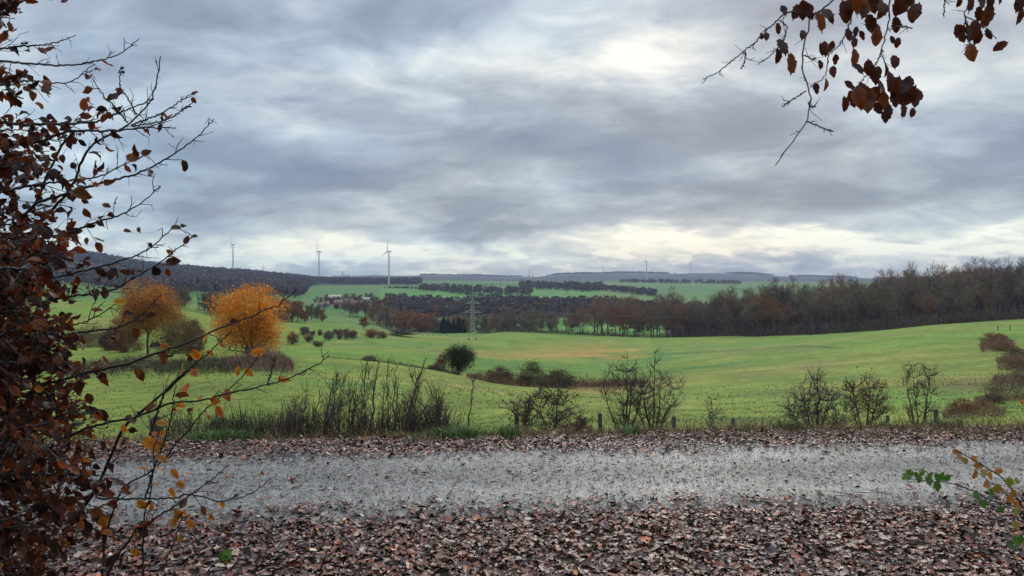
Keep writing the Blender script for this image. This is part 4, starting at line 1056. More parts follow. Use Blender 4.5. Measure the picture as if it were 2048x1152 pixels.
LS = [([(620, 882), (630, 830), (642, 773)], .010, 'slim bare sapling at the left of the tall stems'), ([(642, 877), (659, 798), (675, 751)], .012, 'bare sapling leaning right, second of the tall stems'), ([(659, 871), (668, 800), (675, 759)], .009, None), ([(691, 871), (702, 803), (716, 762)], .010, None),
      ([(719, 874), (728, 789), (732, 718)], .012, None), ([(727, 874), (733, 800), (738, 735)], .008, None), ([(741, 871), (749, 776), (756, 718)], .014, None), ([(777, 870), (776, 800), (776, 740)], .009, None), ([(787, 868), (788, 790), (792, 726)], .010, None),
      ([(801, 875), (825, 800), (839, 751), (853, 716)], .017, 'thickest bare sapling leaning to the right out of the thicket'), ([(935, 872), (943, 798), (948, 757)], .011, 'single thin sapling standing alone right of the thicket'), ([(905, 860), (875, 811), (855, 787)], .007, 'thin bare stem leaning left at the right end of the thicket'), ([(885, 866), (850, 815), (826, 790)], .007, None)]
grp = 'bare saplings in the verge thicket'
for i, (pts, r0, l) in enumerate(LS):
    sapling(pts, 9.0 + .05 * (i % 4), r0, l or 'thin upright bare stem in the middle of the thicket', 600 + i, grp)
for i in range(66):
    b = rng.uniform(545, 885); h = rng.uniform(50, 125) * (.6 + .4 * min(1, (b - 540) / 120)); t = rng.normal(8, 10)
    sapling([(b, 876), (b + t * .5, 876 - h * .5), (b + t, 876 - h)], rng.uniform(8.9, 9.7), rng.uniform(.0035, .008), 'thin short bare stem in the dense row behind the verge', 700 + i, grp)
def brushwood():
    n = 2300; p = np.concatenate([rng.uniform(300, 900, 1500), rng.normal(560, 60, 500), rng.normal(840, 30, 300)]); D = rng.uniform(8.75, 10.4, n); x = (p - 1024) / F * D
    z = ground(x, D); h = rng.uniform(.15, .55, n) * (1 + .0 * p); mb = MB()
    for i in range(n):
        d = np.array([rng.normal(.05, .25), rng.normal(0, .2), 1]); P = [np.array([x[i], D[i], z[i] - .03])]
        for m in range(3): d = d + rng.normal(0, .12, 3); P.append(P[-1] + d / np.linalg.norm(d) * h[i] / 3)
        mb.tube(P, np.linspace(.0045, .0018, 4), 3)
        for m in range(2):
            q = P[1 + m]; mb.tube([q, q + (d + rng.normal(0, .5, 3)) * h[i] * .22], [.0017, .001], 3)
    tag(mb.build('brushwood', M_stem), 'dense thin dark stems and brushwood between the saplings', 'brushwood', kind='stuff')
brushwood()
mound('bramble_bush', 410, 510, 9.0, 68, 2600, [(.04, .05, .02), (.055, .075, .025), (.05, .035, .025)], [3, 3, 2], 'dark green low bramble bush at the left end of the thicket', .25, .012, .07, 'bush')
mound('dead_weeds', 1000, 2100, 8.6, 13, 5000, [(.16, .09, .05), (.24, .15, .075), (.10, .10, .04)], [3, 2, 2], 'brown dead weed stalks fringing the verge below the fence', .35, .006, .16, 'weeds', 'stuff')
mound('dead_weeds', -200, 1000, 8.55, 13, 3500, [(.16, .09, .05), (.24, .15, .075), (.09, .11, .04)], [3, 2, 2], 'brown and green weeds fringing the verge at the thicket', .3, .006, .14, 'weeds', 'stuff')

# ------------------------------------------------------------------ foreground beech
def smooth_path(P, m):
    P = np.asarray(P, float); t = np.concatenate([[0], np.cumsum(np.linalg.norm(np.diff(P, axis=0), axis=1))]); return pchip(t, P, np.linspace(0, t[-1], m)), t[-1]
def leaf_frames(pos, dirs, droop=.5):
    """leaf frames: local +Y along the leaf, drooping; random roll"""
    n = len(pos); d = dirs + rng.normal(0, .45, (n, 3)) + [0, 0, -droop]; d /= np.linalg.norm(d, axis=1)[:, None]
    u = rng.normal(0, .8, (n, 3)) + [0, -.25, .8]; x = np.cross(d, u); x /= np.linalg.norm(x, axis=1)[:, None]; z = np.cross(x, d)
    return np.stack([x, d, z], -1)
BEECH = [(.085, .026, .012), (.045, .015, .009), (.15, .042, .013), (.22, .065, .016), (.026, .012, .008), (.40, .15, .02)]
BW = [5, 4, 4, 2.4, 2.4, .4]
ORL = [(.50, .20, .025), (.42, .12, .02), (.52, .28, .04), (.13, .05, .02)]
def bough(parent, name, pts, D0, D1, r0, dens, twig=(.05, .16), cols=BEECH, cw=BW, lsz=.034, ntw=None, droop=.5, r=None, tips=True, tail=.12):
    """one traced bough with side twigs and leaves; dens = leaf chance per node at start and end"""
    n0 = len(pts); P = np.array([W(a, b, D0 + (D1 - D0) * i / (n0 - 1)) for i, (a, b) in enumerate(pts)]) if not isinstance(pts, np.ndarray) else pts
    Q, ln = smooth_path(P, max(8, int(14))); m = len(Q)
    P2, _ = smooth_path(P, 60); P2[1:-1] += np.cumsum(rng.normal(0, .0008, (58, 3)), 0) * 0 + rng.normal(0, .0012, (58, 3))
    mb = MB(); mb.tube(P2, np.linspace(r0, max(.0011, r0 * .22), 60), 6)
    LP, Ld, Lt = [], [], []
    k = ntw if ntw is not None else int(ln / .045); de0 = dens[0]
    for j in range(k):
        t = (j + rng.uniform(0, 1)) / k; q = t * 58; i = int(q); p = P2[i] + (P2[i+1] - P2[i]) * (q - i); d = P2[min(i+2, 59)] - P2[i]; d /= np.linalg.norm(d) + 1e-9
        s = rng.normal(0, 1, 3) * [1, .6, 1]; s -= d * (s @ d); s /= np.linalg.norm(s)
        dd = d * .85 + s * rng.uniform(.4, .9); l = rng.uniform(*twig) * (1.15 - .7 * t) * (1 if de0 > .3 else .62); C = [p]
        for _ in range(4): dd = dd + rng.normal(0, .13, 3); dd /= np.linalg.norm(dd); C.append(C[-1] + dd * l / 4)
        mb.tube(C, np.linspace(max(.0012, r0 * .25 * (1 - .6 * t)), .0007, 5), 4)
        de = dens[0] + (dens[1] - dens[0]) * t
        for c in range(1, 5):
            if rng.uniform() < de: LP.append(C[c]); Ld.append(dd + rng.normal(0, .4, 3)); 
            if rng.uniform() < .5:
                e = C[c] + (dd * .5 + rng.normal(0, .5, 3)) * .02; mb.tube([C[c], e], [.0008, .0006], 3)
            if rng.uniform() < de * .5: LP.append(C[c] + rng.normal(0, .015, 3)); Ld.append(dd + rng.normal(0, .5, 3))
    o = mb.build(name, M_bark, parent)
    if LP:
        LP = np.array(LP); n = len(LP)
        v, f, c = scatter(T_oval, leaf_frames(LP, np.array(Ld), droop), rng.uniform(.65, 1.2, n) * lsz, LP, pick_col(n, cols, cw, .2))
        c = c * np.tile(np.array([1.08, .66, 1.08]), len(c) // 3)[:, None]
        mesh_obj('leaves', np_mesh('leaves', v, f, M_leaf, c), o)
    return o
def gp(px, D): return (px, HOR + CAMZ * F / D)
bs = empty('beech_shrub', (-1.75, 2.2, 0)); 
tag(bs, 'dark brown leaved beech bush filling the left edge of the view', 'shrub')
def BB(*a, **k):
    o = bough(None, *a, **k); o.parent = bs; o.matrix_parent_inverse = bs.matrix_basis.inverted() if False else o.matrix_parent_inverse; o.location = -np.array(bs.location); return o
# standing stems from the ground
BB('stem', [gp(-60, 2.3), (-50, 1250), (-30, 1000), (-25, 760), (-40, 500), (-70, 250), (-110, -60)], 2.3, 2.2, .016, (.6, .15), ntw=40)
BB('stem', [gp(40, 2.2), (72, 1151), (107, 1098), (168, 1015), (200, 962), (229, 897), (250, 851), (297, 811), (343, 772), (379, 740)], 2.2, 2.0, .011, (.5, .03), ntw=22)
BB('stem', [gp(150, 2.0), (215, 1151), (257, 1083), (276, 1052)], 2.0, 1.95, .012, (.05, .5), ntw=8)
BB('stem', [gp(-150, 2.4), (-120, 1100), (-60, 800), (0, 560), (40, 440), (75, 402), (90, 360), (115, 310), (127, 285), (150, 262)], 2.4, 2.1, .013, (.6, .12), ntw=40)
# boughs reaching into view: upper
up = (.04, .12)
BB('branch', [(-80, 600), (0, 520), (110, 415), (150, 360), (165, 320), (190, 285), (250, 253), (285, 222), (305, 195), (314, 150), (321, 113)], 2.25, 2.0, .0062, (.18, .0), up, ntw=26)
BB('branch', [(75, 405), (190, 370), (280, 345), (360, 300), (400, 268), (427, 238)], 2.15, 1.95, .0042, (.10, .0), up, ntw=14)
BB('branch', [(-40, 500), (60, 482), (140, 465), (190, 445), (240, 430), (290, 400), (320, 372)], 2.2, 2.0, .005, (.5, -.03), up, ntw=20)
BB('branch', [(-80, 310), (0, 295), (90, 280), (140, 262), (220, 262), (290, 256), (352, 256)], 2.2, 2.05, .006, (.6, .05), up, ntw=26)
BB('branch', [(-80, 255), (0, 245), (60, 250), (130, 247), (180, 245), (240, 225), (305, 197)], 2.2, 2.05, .006, (.85, .02), up, ntw=24)
BB('branch', [(-90, 118), (0, 122), (60, 127), (150, 129), (230, 112), (278, 78)], 2.2, 2.0, .0042, (.22, .0), up, ntw=14)
BB('branch', [(-80, 162), (0, 165), (55, 162), (130, 166), (190, 128)], 2.25, 2.1, .0038, (.75, .0), up, ntw=14)
BB('branch', [(-60, 108), (20, 95), (100, 88), (152, 71)], 2.25, 2.1, .0038, (.25, .0), up, ntw=12)
BB('branch', [(-60, 35), (0, 14), (40, 5), (75, -25)], 2.1, 2.0, .004, (.8, .8), (.03, .08), ntw=10)
BB('branch', [(-60, 40), (0, 30), (30, 15), (60, -25)], 2.1, 2.0, .004, (.5, .5), (.03, .08), ntw=8)
BB('branch', [(255, 246), (230, 215), (210, 195), (181, 150)], 2.05, 2.0, .0022, (0, .04), (.02, .05), ntw=5)
BB('branch', [(272, 230), (255, 195), (241, 175), (241, 144)], 2.05, 2.0, .0022, (0, .12), (.02, .05), ntw=4)
BB('branch', [(262, 250), (320, 228), (352, 208), (388, 184)], 2.05, 1.98, .0024, (.02, .08), (.02, .06), ntw=7)
BB('branch', [(265, 253), (330, 240), (362, 222), (390, 202)], 2.05, 1.98, .0022, (.02, .1), (.02, .06), ntw=6)
BB('branch', [(-60, 372), (0, 385), (60, 372), (130, 362), (200, 352), (245, 330), (300, 305)], 2.2, 2.0, .0042, (.55, .03), up, ntw=22)
BB('branch', [(-60, 330), (0, 335), (60, 330), (90, 345)], 2.1, 2.0, .004, (.85, .4), up, ntw=14)
# lower
BB('branch', [(-40, 650), (0, 636), (109, 598), (216, 582), (281, 548), (322, 523), (366, 489), (390, 470)], 2.1, 1.95, .0042, (.6, -.05), up, ntw=24)
BB('branch', [(-40, 585), (103, 557), (175, 540), (238, 523), (281, 507), (312, 486), (347, 457), (370, 450)], 2.1, 1.95, .004, (.6, -.06), up, ntw=24)
BB('branch', [(-40, 668), (0, 664), (103, 657), (175, 642), (233, 607)], 2.0, 1.9, .004, (.6, .0), up, ntw=16)
BB('branch', [(-40, 708), (0, 698), (84, 686), (162, 664), (231, 657), (275, 636), (322, 590)], 2.1, 1.95, .005, (.55, .02), up, ntw=24)
BB('branch', [(-40, 790), (60, 775), (119, 761), (162, 748), (250, 729), (312, 707), (375, 685), (431, 660), (481, 642), (531, 620), (562, 607), (591, 578)], 2.1, 1.75, .0048, (.65, -.1), (.03, .09), ntw=26)
for i in range(56):
    y0 = rng.uniform(470, 1180); sp = np.interp(y0, [470, 600, 800, 950, 1180], [130, 150, 190, 240, 200]) * rng.uniform(.35, 1.0); x0 = rng.uniform(-160, -20); dy = rng.uniform(-90, 50)
    D = rng.uniform(1.75, 2.6)
    BB('branch', [(x0, y0), (x0 + (sp - x0) * .35, y0 + dy * .2), (x0 + (sp - x0) * .7, y0 + dy * .6 + rng.uniform(-20, 20)), (sp, y0 + dy)], D, D - rng.uniform(0, .25), .0045, (.85, .22), (.05, .13), ntw=17)
for i in range(13):
    y0 = [20, 160, 250, 270, 300, 320, 345, 380, 410, 440, 455, 470, 480][i]; x0 = rng.uniform(-200, -60); D = rng.uniform(1.9, 2.5); sp = [30, 60, 90, 120, 100, 70, 90, 60, 40, 90, 120, 120, 130][i]
    BB('branch', [(x0, y0 + 30), ((x0 + sp) / 2, y0 + 12), (sp, y0 + rng.uniform(-20, 20))], D, D - .1, .0035, (.75, .5), (.03, .1), ntw=10)

sp = empty('beech_sapling', (-.95, 2.0, 0)); tag(sp, 'slender young beech with a few orange leaves in front of the brown bush', 'sapling')
def SB(*a, **k):
    k.setdefault('cols', ORL); k.setdefault('cw', [3, 2, 2, 2]); k.setdefault('lsz', .031); o = bough(None, *a, **k); o.parent = sp; o.location = -np.array(sp.location); return o
tw = (.03, .11)
SB('stem', [gp(286, 2.05), (286, 1151), (288, 1037), (304, 972), (307, 883), (302, 842)], 2.05, 1.9, .0055, (.05, .25), tw, ntw=14)
SB('stem', [gp(200, 2.1), (205, 1150), (215, 1060), (247, 976), (297, 947), (358, 883), (404, 826), (450, 786), (490, 747), (519, 707)], 2.1, 1.8, .005, (.05, .12), tw, ntw=20)
SB('branch', [(290, 1060), (300, 1044), (361, 1005), (415, 965), (458, 930)], 1.95, 1.8, .0028, (.08, .02), tw, ntw=8)
SB('branch', [(195, 996), (265, 998), (333, 997), (386, 990), (429, 1001), (465, 999), (520, 976), (540, 957)], 2.0, 1.8, .003, (.1, .0), tw, ntw=9)
SB('branch', [(120, 880), (193, 851), (257, 837), (304, 822), (343, 806), (386, 803), (443, 790), (520, 772), (547, 767), (594, 748), (640, 726), (658, 711)], 2.05, 1.65, .0038, (.25, -.08), tw, ntw=24, cw=[2, 2, 2, 5])
SB('branch', [(300, 870), (334, 779), (381, 736), (409, 711), (437, 686), (463, 662)], 1.95, 1.8, .003, (.12, .2), tw, ntw=9)
SB('branch', [(535, 770), (545, 735), (552, 710)], 1.72, 1.7, .0018, (.0, .0), (.02, .04), ntw=3)
SB('branch', [(330, 1120), (350, 1080), (362, 1040), (378, 1030)], 1.95, 1.85, .002, (.1, .4), (.02, .06), ntw=5)
SB('branch', [(290, 1000), (310, 930), (330, 880), (345, 820), (352, 770)], 1.95, 1.8, .0026, (.1, .1), tw, ntw=8)
# single leaves where the eye catches them
def spot_leaves(parent, items, D, mat, temps, cols=None, name='leaves', lsz=None):
    """items: (px, py, length px, angle deg clockwise from down, colour)"""
    T, Rm, S, C = [], [], [], []
    for px, py, ln, ang, c in items:
        d = D + rng.normal(0, .03); a = R(ang); dirv = np.array([math.sin(a), rng.normal(0, .25), -math.cos(a)]); dirv /= np.linalg.norm(dirv)
        nrm = np.array([rng.normal(0, .45), -1, rng.normal(.2, .4)]); x = np.cross(dirv, nrm); x /= np.linalg.norm(x); z = np.cross(x, dirv)
        s = ln * d / F; T.append(W(px, py, d) - dirv * s / 2); Rm.append(np.stack([x, dirv, z], -1)); S.append(s); C.append(np.array(c) * rng.uniform(.8, 1.2))
    v, f, c = scatter(temps, np.array(Rm), np.array(S), np.array(T), np.array(C))
    if mat is M_leaf: c = c * np.tile(np.array([1.1, .6, 1.1]), len(c) // 3)[:, None]
    o = mesh_obj(name, np_mesh(name, v, f, mat, c)); o.parent = parent; o.location = -np.array(parent.location); return o
O1, O2, O3, BR = (.50, .20, .02), (.40, .12, .02), (.55, .30, .03), (.12, .045, .018)
spot_leaves(sp, [(241, 603, 26, 80, O3), (393, 711, 30, 20, O1), (420, 707, 24, 70, O1), (515, 705, 30, 100, O1), (478, 743, 26, 10, O1), (498, 745, 24, 40, O1), (567, 758, 26, 80, O1), (330, 693, 22, 60, (.35, .12, .03)), (298, 887, 30, 40, O1), (305, 884, 24, -50, O1), (324, 918, 26, 60, (.48, .22, .06)), (350, 948, 28, 45, O1), (345, 984, 22, 20, O1), (361, 969, 24, 80, (.45, .2, .06)), (284, 1010, 28, 30, O1), (302, 1014, 18, -30, O2), (272, 1104, 26, 30, O1), (424, 1036, 20, 10, O2), (45, 1100, 34, 80, O1), (110, 1092, 28, 40, O1), (130, 1085, 26, 80, O1), (215, 1064, 20, 80, O1), (430, 800, 22, 80, O1), (325, 847, 26, 85, O3), (250, 858, 24, 20, O1), (380, 1048, 24, 60, O1), (160, 950, 22, 40, BR), (78, 778, 20, 70, O1)], 1.9, M_leaf, T_oval)
spot_leaves(bs, [(390, 186, 16, 110, BR), (388, 201, 16, 30, BR), (265, 316, 30, 75, (.2, .09, .03)), (293, 305, 22, 105, (.12, .06, .03)), (165, 388, 40, 70, (.15, .06, .02)), (214, 410, 18, 80, BR), (175, 428, 26, 20, BR), (352, 455, 20, 100, (.13, .1, .04)), (366, 451, 14, 70, (.1, .08, .03)), (373, 480, 20, 150, BR), (390, 472, 12, 90, (.1, .08, .03)), (278, 460, 14, 10, (.1, .08, .05)), (255, 462, 18, 90, (.12, .06, .03)), (247, 144, 12, 90, BR), (295, 262, 12, 0, BR), (125, 318, 20, 5, BR), (112, 315, 26, 0, BR), (62, 287, 24, 0, BR)], 2.0, M_leaf, T_oval)

# ------------------------------------------------------------------ overhanging beech twigs at the top right
T_big = [leaf_oval(12, .52, .25, c, .03, .13, 40 + i) for i, c in enumerate((.25, .5, .9, -.3, .7))]
def over(label, paths, leaves, loc):
    root = empty('beech_branch', loc); tag(root, label, 'branch')
    for i, (pts, d0, d1, r0) in enumerate(paths):
        o = bough(None, 'branch' if i == 0 else 'twig', pts, d0, d1, r0, (0, 0), (.01, .045), ntw=max(3, len(pts)), )
        o.parent = root; o.location = -np.array(loc)
    spot_leaves(root, leaves, 1.85, M_leaf, T_big)
    return root
DK1, DK2, DK3 = (.055, .018, .010), (.085, .026, .011), (.17, .055, .014)
lv = [(1582, 125, 46, 0, DK3), (1564, 92, 42, 15, DK1), (1556, 112, 34, 10, DK1), (1568, 22, 26, 10, DK1), (1592, 25, 34, -15, DK1), (1606, 22, 40, 0, DK1), (1618, 24, 38, 20, DK2), (1641, 45, 48, 25, DK3), (1655, 30, 44, 30, DK1), (1690, 22, 50, 15, DK2), (1700, 10, 46, -10, DK2), (1718, 8, 46, 5, DK3), (1730, 18, 40, -20, DK2), (1745, 8, 44, 20, DK1), (1760, 10, 40, 0, DK2), (1765, 22, 36, -30, DK2), (1795, 12, 40, 10, DK1), (1812, 8, 44, -25, DK1), (1830, 22, 48, -25, DK2), (1792, 48, 36, 10, DK1), (1650, 96, 32, 5, DK2), (1644, 98, 28, 20, DK1), (1661, 95, 26, -25, DK2), (1708, 84, 30, 0, DK2), (1712, 62, 22, -10, DK1), (1697, 68, 28, 10, DK1), (1709, 116, 38, 0, DK3), (1742, 48, 40, 15, DK1), (1750, 60, 36, -10, DK1), (1735, 55, 34, 30, DK1), (1753, 72, 40, 0, DK3), (1724, 72, 22, 15, DK1), (1606, 70, 26, -15, DK1), (1533, 73, 22, -5, DK1), (1523, 72, 16, 15, DK1), (1556, 56, 24, 5, DK1), (1666, 143, 26, 0, DK2), (1671, 120, 22, 0, DK1), (1652, 168, 28, 0, DK3), (1632, 178, 26, 5, DK1), (1641, 130, 22, 5, DK1), (1790, 124, 32, 0, DK2), (1795, 84, 24, -15, DK1), (1785, 80, 18, 20, DK1),
      (1718, 138, 34, 50, DK1), (1738, 135, 40, 10, DK1), (1752, 150, 40, -10, DK1), (1772, 140, 30, 10, DK1), (1705, 200, 38, 5, DK2), (1690, 207, 34, 10, DK2), (1718, 195, 52, 10, DK3), (1735, 202, 56, -5, DK3), (1728, 182, 46, 20, DK2), (1746, 192, 44, -20, DK2), (1762, 178, 44, 5, DK2), (1766, 202, 40, 10, DK3), (1780, 160, 46, 5, DK2), (1792, 172, 46, -10, DK2), (1802, 185, 44, -5, DK1), (1812, 172, 42, -30, DK1), (1820, 190, 48, -25, DK1), (1832, 198, 40, -15, DK2), (1806, 218, 34, 5, DK2), (1788, 200, 36, 10, DK1), (1776, 222, 34, 0, DK2), (1770, 235, 26, 10, DK1), (1825, 226, 22, -10, DK1), (1755, 215, 30, 20, DK1), (1700, 172, 28, 40, DK1)]
over('dark brown leaved beech branch with a long bare twig hanging into the upper right sky',
     [([(1980, -300), (1850, -160), (1700, -30), (1667, 0), (1638, 24), (1621, 36), (1615, 62), (1608, 88), (1605, 117), (1605, 143), (1613, 170), (1620, 192), (1620, 212), (1613, 241), (1595, 271), (1576, 297), (1551, 330)], 2.1, 1.8, .0042),
      ([(1640, 22), (1621, 33), (1582, 23), (1553, 42), (1523, 72), (1491, 101), (1458, 127), (1429, 148), (1406, 158)], 1.88, 1.82, .0024), ([(1613, 243), (1641, 254), (1667, 263)], 1.82, 1.8, .0016), ([(1612, 182), (1585, 199), (1564, 214)], 1.82, 1.8, .0014), ([(1720, -30), (1703, 29), (1696, 59), (1680, 88), (1657, 114), (1651, 150), (1621, 176)], 1.9, 1.83, .002),
      ([(1850, -160), (1800, -60), (1780, 0), (1778, 42), (1768, 82), (1763, 108), (1771, 130), (1784, 153), (1795, 190)], 2.0, 1.85, .003), ([(1766, 100), (1750, 130), (1722, 165), (1712, 190)], 1.86, 1.85, .0018), ([(1778, 60), (1800, 52), (1825, 57)], 1.86, 1.84, .0012), ([(1560, 40), (1574, 55), (1562, 85), (1540, 112), (1515, 128)], 1.85, 1.83, .0014), ([(1491, 104), (1490, 120), (1482, 138)], 1.83, 1.82, .0012), ([(1608, 110), (1625, 118), (1631, 119)], 1.83, 1.82, .001), ([(1616, 205), (1626, 214), (1632, 213)], 1.83, 1.82, .001)], lv, (1.25, 1.9, 2.6))
over('small cluster of brown beech leaves hanging in the top right corner of the sky',
     [([(2150, -250), (2040, -120), (1960, -20), (1936, 10), (1931, 33), (1951, 42), (1975, 58), (1993, 78)], 2.05, 1.82, .004), ([(1931, 33), (1930, 55), (1938, 85), (1944, 105)], 1.85, 1.84, .002), ([(1890, -20), (1889, 10), (1887, 34)], 1.85, 1.85, .001), ([(2090, -60), (2050, -10), (2040, 15)], 1.9, 1.85, .002)],
     [(1935, 62, 40, 5, DK1), (1922, 68, 40, 20, DK1), (1948, 60, 44, -10, DK2), (1955, 76, 34, -5, DK1), (1942, 103, 42, 0, DK3), (1975, 30, 46, -10, DK2), (1958, 26, 30, 10, DK1), (1977, 67, 24, 20, DK1), (2002, 91, 32, -60, DK2), (1940, 8, 40, 10, DK1), (1962, 5, 34, -10, DK1), (1918, 6, 22, 0, DK1), (1980, 0, 34, 5, DK1), (2040, 30, 40, 10, DK2), (2038, 8, 40, -10, DK1), (2000, 2, 14, 0, DK1)], (1.35, 1.9, 2.5))

# ------------------------------------------------------------------ young maple at the lower right
MS = .72
mp = empty('maple_sapling', (1.95, 2.55, 0)); tag(mp, 'young maple with green and yellowing lobed leaves at the lower right', 'sapling')
def MBR(*a, **k):
    o = bough(None, *a, **k); o.parent = mp; o.location = -np.array(mp.location); return o
MBR('stem', [gp(2230, 2.55), (2190, 1400), (2120, 1180), (2048, 1027), (2015, 992), (1982, 965), (1950, 940)], 2.55, 2.5, .006, (0, 0), (.01, .05), ntw=10)
MBR('branch', [(2080, 1100), (2045, 1016), (2028, 986), (2001, 954), (1961, 927), (1912, 902)], 2.5, 2.4, .003, (0, 0), (.01, .05), ntw=8)
MBR('branch', [(2048, 1027), (1982, 1000), (1944, 981), (1901, 967), (1850, 962), (1812, 955)], 2.5, 2.4, .0026, (0, 0), (.01, .04), ntw=8)
MBR('branch', [(2180, 1370), (2100, 1260), (2040, 1130), (1990, 1090), (1940, 1105)], 2.5, 2.45, .003, (0, 0), (.01, .05), ntw=8)
GN, GN2, YE, OG = (.06, .17, .022), (.085, .20, .03), (.25, .20, .045), (.34, .155, .035)
spot_leaves(mp, [(a_, b_, l_ * MS, g_, c_) for a_, b_, l_, g_, c_ in [(1812, 955, 26, -60, GN2), (1818, 946, 26, 160, GN), (1842, 944, 30, 170, GN2), (1836, 958, 24, 10, GN), (1856, 962, 28, 20, GN2), (1872, 958, 30, 10, GN), (1880, 952, 30, 150, GN), (1893, 955, 26, 70, GN), (1875, 974, 26, 0, GN), (1862, 950, 24, 180, GN2), (1830, 950, 24, -120, GN2),
                 (1954, 990, 24, 20, GN), (1966, 1008, 24, 10, GN), (1985, 985, 24, 40, GN), (1990, 975, 26, -60, (.2, .2, .04)), (2004, 1020, 22, 20, GN), (2032, 1024, 22, 0, (.2, .25, .04)), (2036, 962, 20, 80, YE),
                 (1912, 903, 20, 60, OG), (1921, 913, 22, 70, OG), (1930, 922, 20, 10, YE), (1947, 920, 26, 60, OG), (1956, 932, 26, 80, OG), (1948, 950, 24, -20, OG), (1968, 946, 22, 40, YE), (1982, 953, 24, 10, OG), (1998, 942, 22, 80, OG), (1972, 970, 26, -70, OG), (1996, 978, 30, 80, OG), (2018, 964, 28, 10, (.2, .26, .04)), (2026, 990, 28, -40, OG), (2022, 1000, 24, 60, OG), (2036, 1010, 30, 80, OG), (2030, 1050, 24, 10, YE), (2046, 805, 16, 60, OG), (2030, 1085, 34, 0, GN), (2044, 1078, 30, 60, GN), (2020, 1090, 24, 40, (.05, .1, .02))]], 2.45, M_green, T_maple)
for px, D, l in [(452, 4.55, 'small bright green seedling among the fallen leaves left of centre'), (1870, 4.5, 'tiny green seedling in the fallen leaves at the right')]:
    base = np.array([(px - 1024) / F * D, D, 0.0]); sd = empty('green_seedling', base); tag(sd, l, 'seedling')
    mb = MB(); mb.tube([(0, 0, -.02), (.005, 0, .05), (0, 0, .11 if px < 1000 else .05)], [.002, .0015, .001], 4); mb.build('stem', M_green if False else M_bark, sd)
    items = [(px - 8, 1112, 22, 200, GN2), (px + 6, 1108, 24, 160, GN2), (px - 2, 1122, 24, -40, GN), (px + 8, 1126, 22, 40, GN), (px, 1132, 20, 0, GN)] if px < 1000 else [(px - 8, 1132, 14, 200, GN), (px + 6, 1130, 14, 160, GN), (px, 1136, 14, -60, GN)]
    spot_leaves(sd, items, D, M_green, T_maple)

# ------------------------------------------------------------------ sky, light, haze, camera
SUN_AZ, SUN_EL = R(14), R(30)
w = bpy.data.worlds.new('World'); scene.world = w; w.use_nodes = True
nt = w.node_tree; nt.nodes.clear()
out = nt.nodes.new('ShaderNodeOutputWorld'); bg = N(nt, 'Background'); bg.inputs['Strength'].default_value = .1; L(nt, bg.outputs[0], out.inputs[0])
sky = N(nt, 'TexSky', sky_type='NISHITA'); sky.sun_disc = False; sky.sun_elevation = SUN_EL; sky.sun_rotation = SUN_AZ; sky.dust_density = 2.0
def M(op, a, b=None, c=None):
    m = N(nt, 'Math', operation=op)
    for i, v in enumerate((a, b, c)):
        if v is None: continue
        if isinstance(v, bpy.types.NodeSocket): L(nt, v, m.inputs[i])
        else: m.inputs[i].default_value = v
    return m.outputs[0]
tc = N(nt, 'TexCoord').outputs['Generated']; sx = N(nt, 'SeparateXYZ'); L(nt, tc, sx.inputs[0])
dx, dy, dz = sx.outputs
az = M('ARCTAN2', dx, dy); el = M('ARCSINE', dz)
# cloud deck seen in perspective
den = M('ADD', M('MAXIMUM', dz, 0.0), .26)
cx = N(nt, 'CombineXYZ'); L(nt, M('DIVIDE', dx, den), cx.inputs[0]); L(nt, M('MULTIPLY', M('DIVIDE', dy, den), 1.25), cx.inputs[1])
nW = noise(nt, 1.6, 4, .55, cx.outputs[0]); wsep = N(nt, 'SeparateColor'); L(nt, nW.outputs['Color'], wsep.inputs[0])
n1 = noise(nt, 1.45, 9, .53, cx.outputs[0]); n1.inputs['Distortion'].default_value = .45
n2 = noise(nt, 4.2, 8, .60, cx.outputs[0]); n2.inputs['Distortion'].default_value = .6
azw = M('ADD', az, M('MULTIPLY', M('SUBTRACT', wsep.outputs[0], .5), .34)); elw = M('ADD', el, M('MULTIPLY', M('SUBTRACT', wsep.outputs[1], .5), .12))
def at(px, py):
    a = math.atan((px - 1024) / F); return a, math.atan((HOR - py) / F * math.cos(a))
v = M('ADD', .385, M('MULTIPLY', M('SUBTRACT', n1.outputs[0], .5), 1.70)); v = M('ADD', v, M('MULTIPLY', M('SUBTRACT', n2.outputs[0], .5), .62))
mod = M('ADD', .35, M('MULTIPLY', n2.outputs[0], 1.3))
def blob(px, py, wx, wy, amp, warp=True):
    global v
    a, e = at(px, py); ga = M('DIVIDE', M('SUBTRACT', azw if warp else az, a), wx / F); ge = M('DIVIDE', M('SUBTRACT', elw if warp else el, e), wy / F)
    g = M('EXPONENT', M('MULTIPLY', M('ADD', M('MULTIPLY', ga, ga), M('MULTIPLY', ge, ge)), -1.0))
    if amp > 0: g = M('MULTIPLY', g, mod)
    v = M('ADD', v, M('MULTIPLY', g, amp))
blob(1280, 150, 140, 60, .46); blob(1080, 100, 420, 100, .20); blob(700, 170, 240, 80, .16); blob(250, 110, 200, 60, .08)
blob(1250, 275, 600, 45, -.24); blob(650, 330, 200, 50, -.20); blob(480, 40, 260, 60, -.20); blob(1600, 380, 560, 36, -.22)
blob(560, 425, 420, 22, -.14); blob(950, 10, 260, 40, -.12); blob(1420, 10, 200, 40, -.14); blob(60, 60, 200, 120, -.02); blob(1950, 200, 260, 120, .06); blob(150, 330, 250, 90, .12)
blob(900, 415, 500, 22, .12); blob(1250, 430, 300, 20, .10)
blob(1000, 505, 2400, 46, .34, False); blob(1700, 470, 420, 14, .40); blob(1250, 490, 500, 14, .18); blob(480, 500, 300, 22, .14); blob(800, 505, 300, 14, .10)
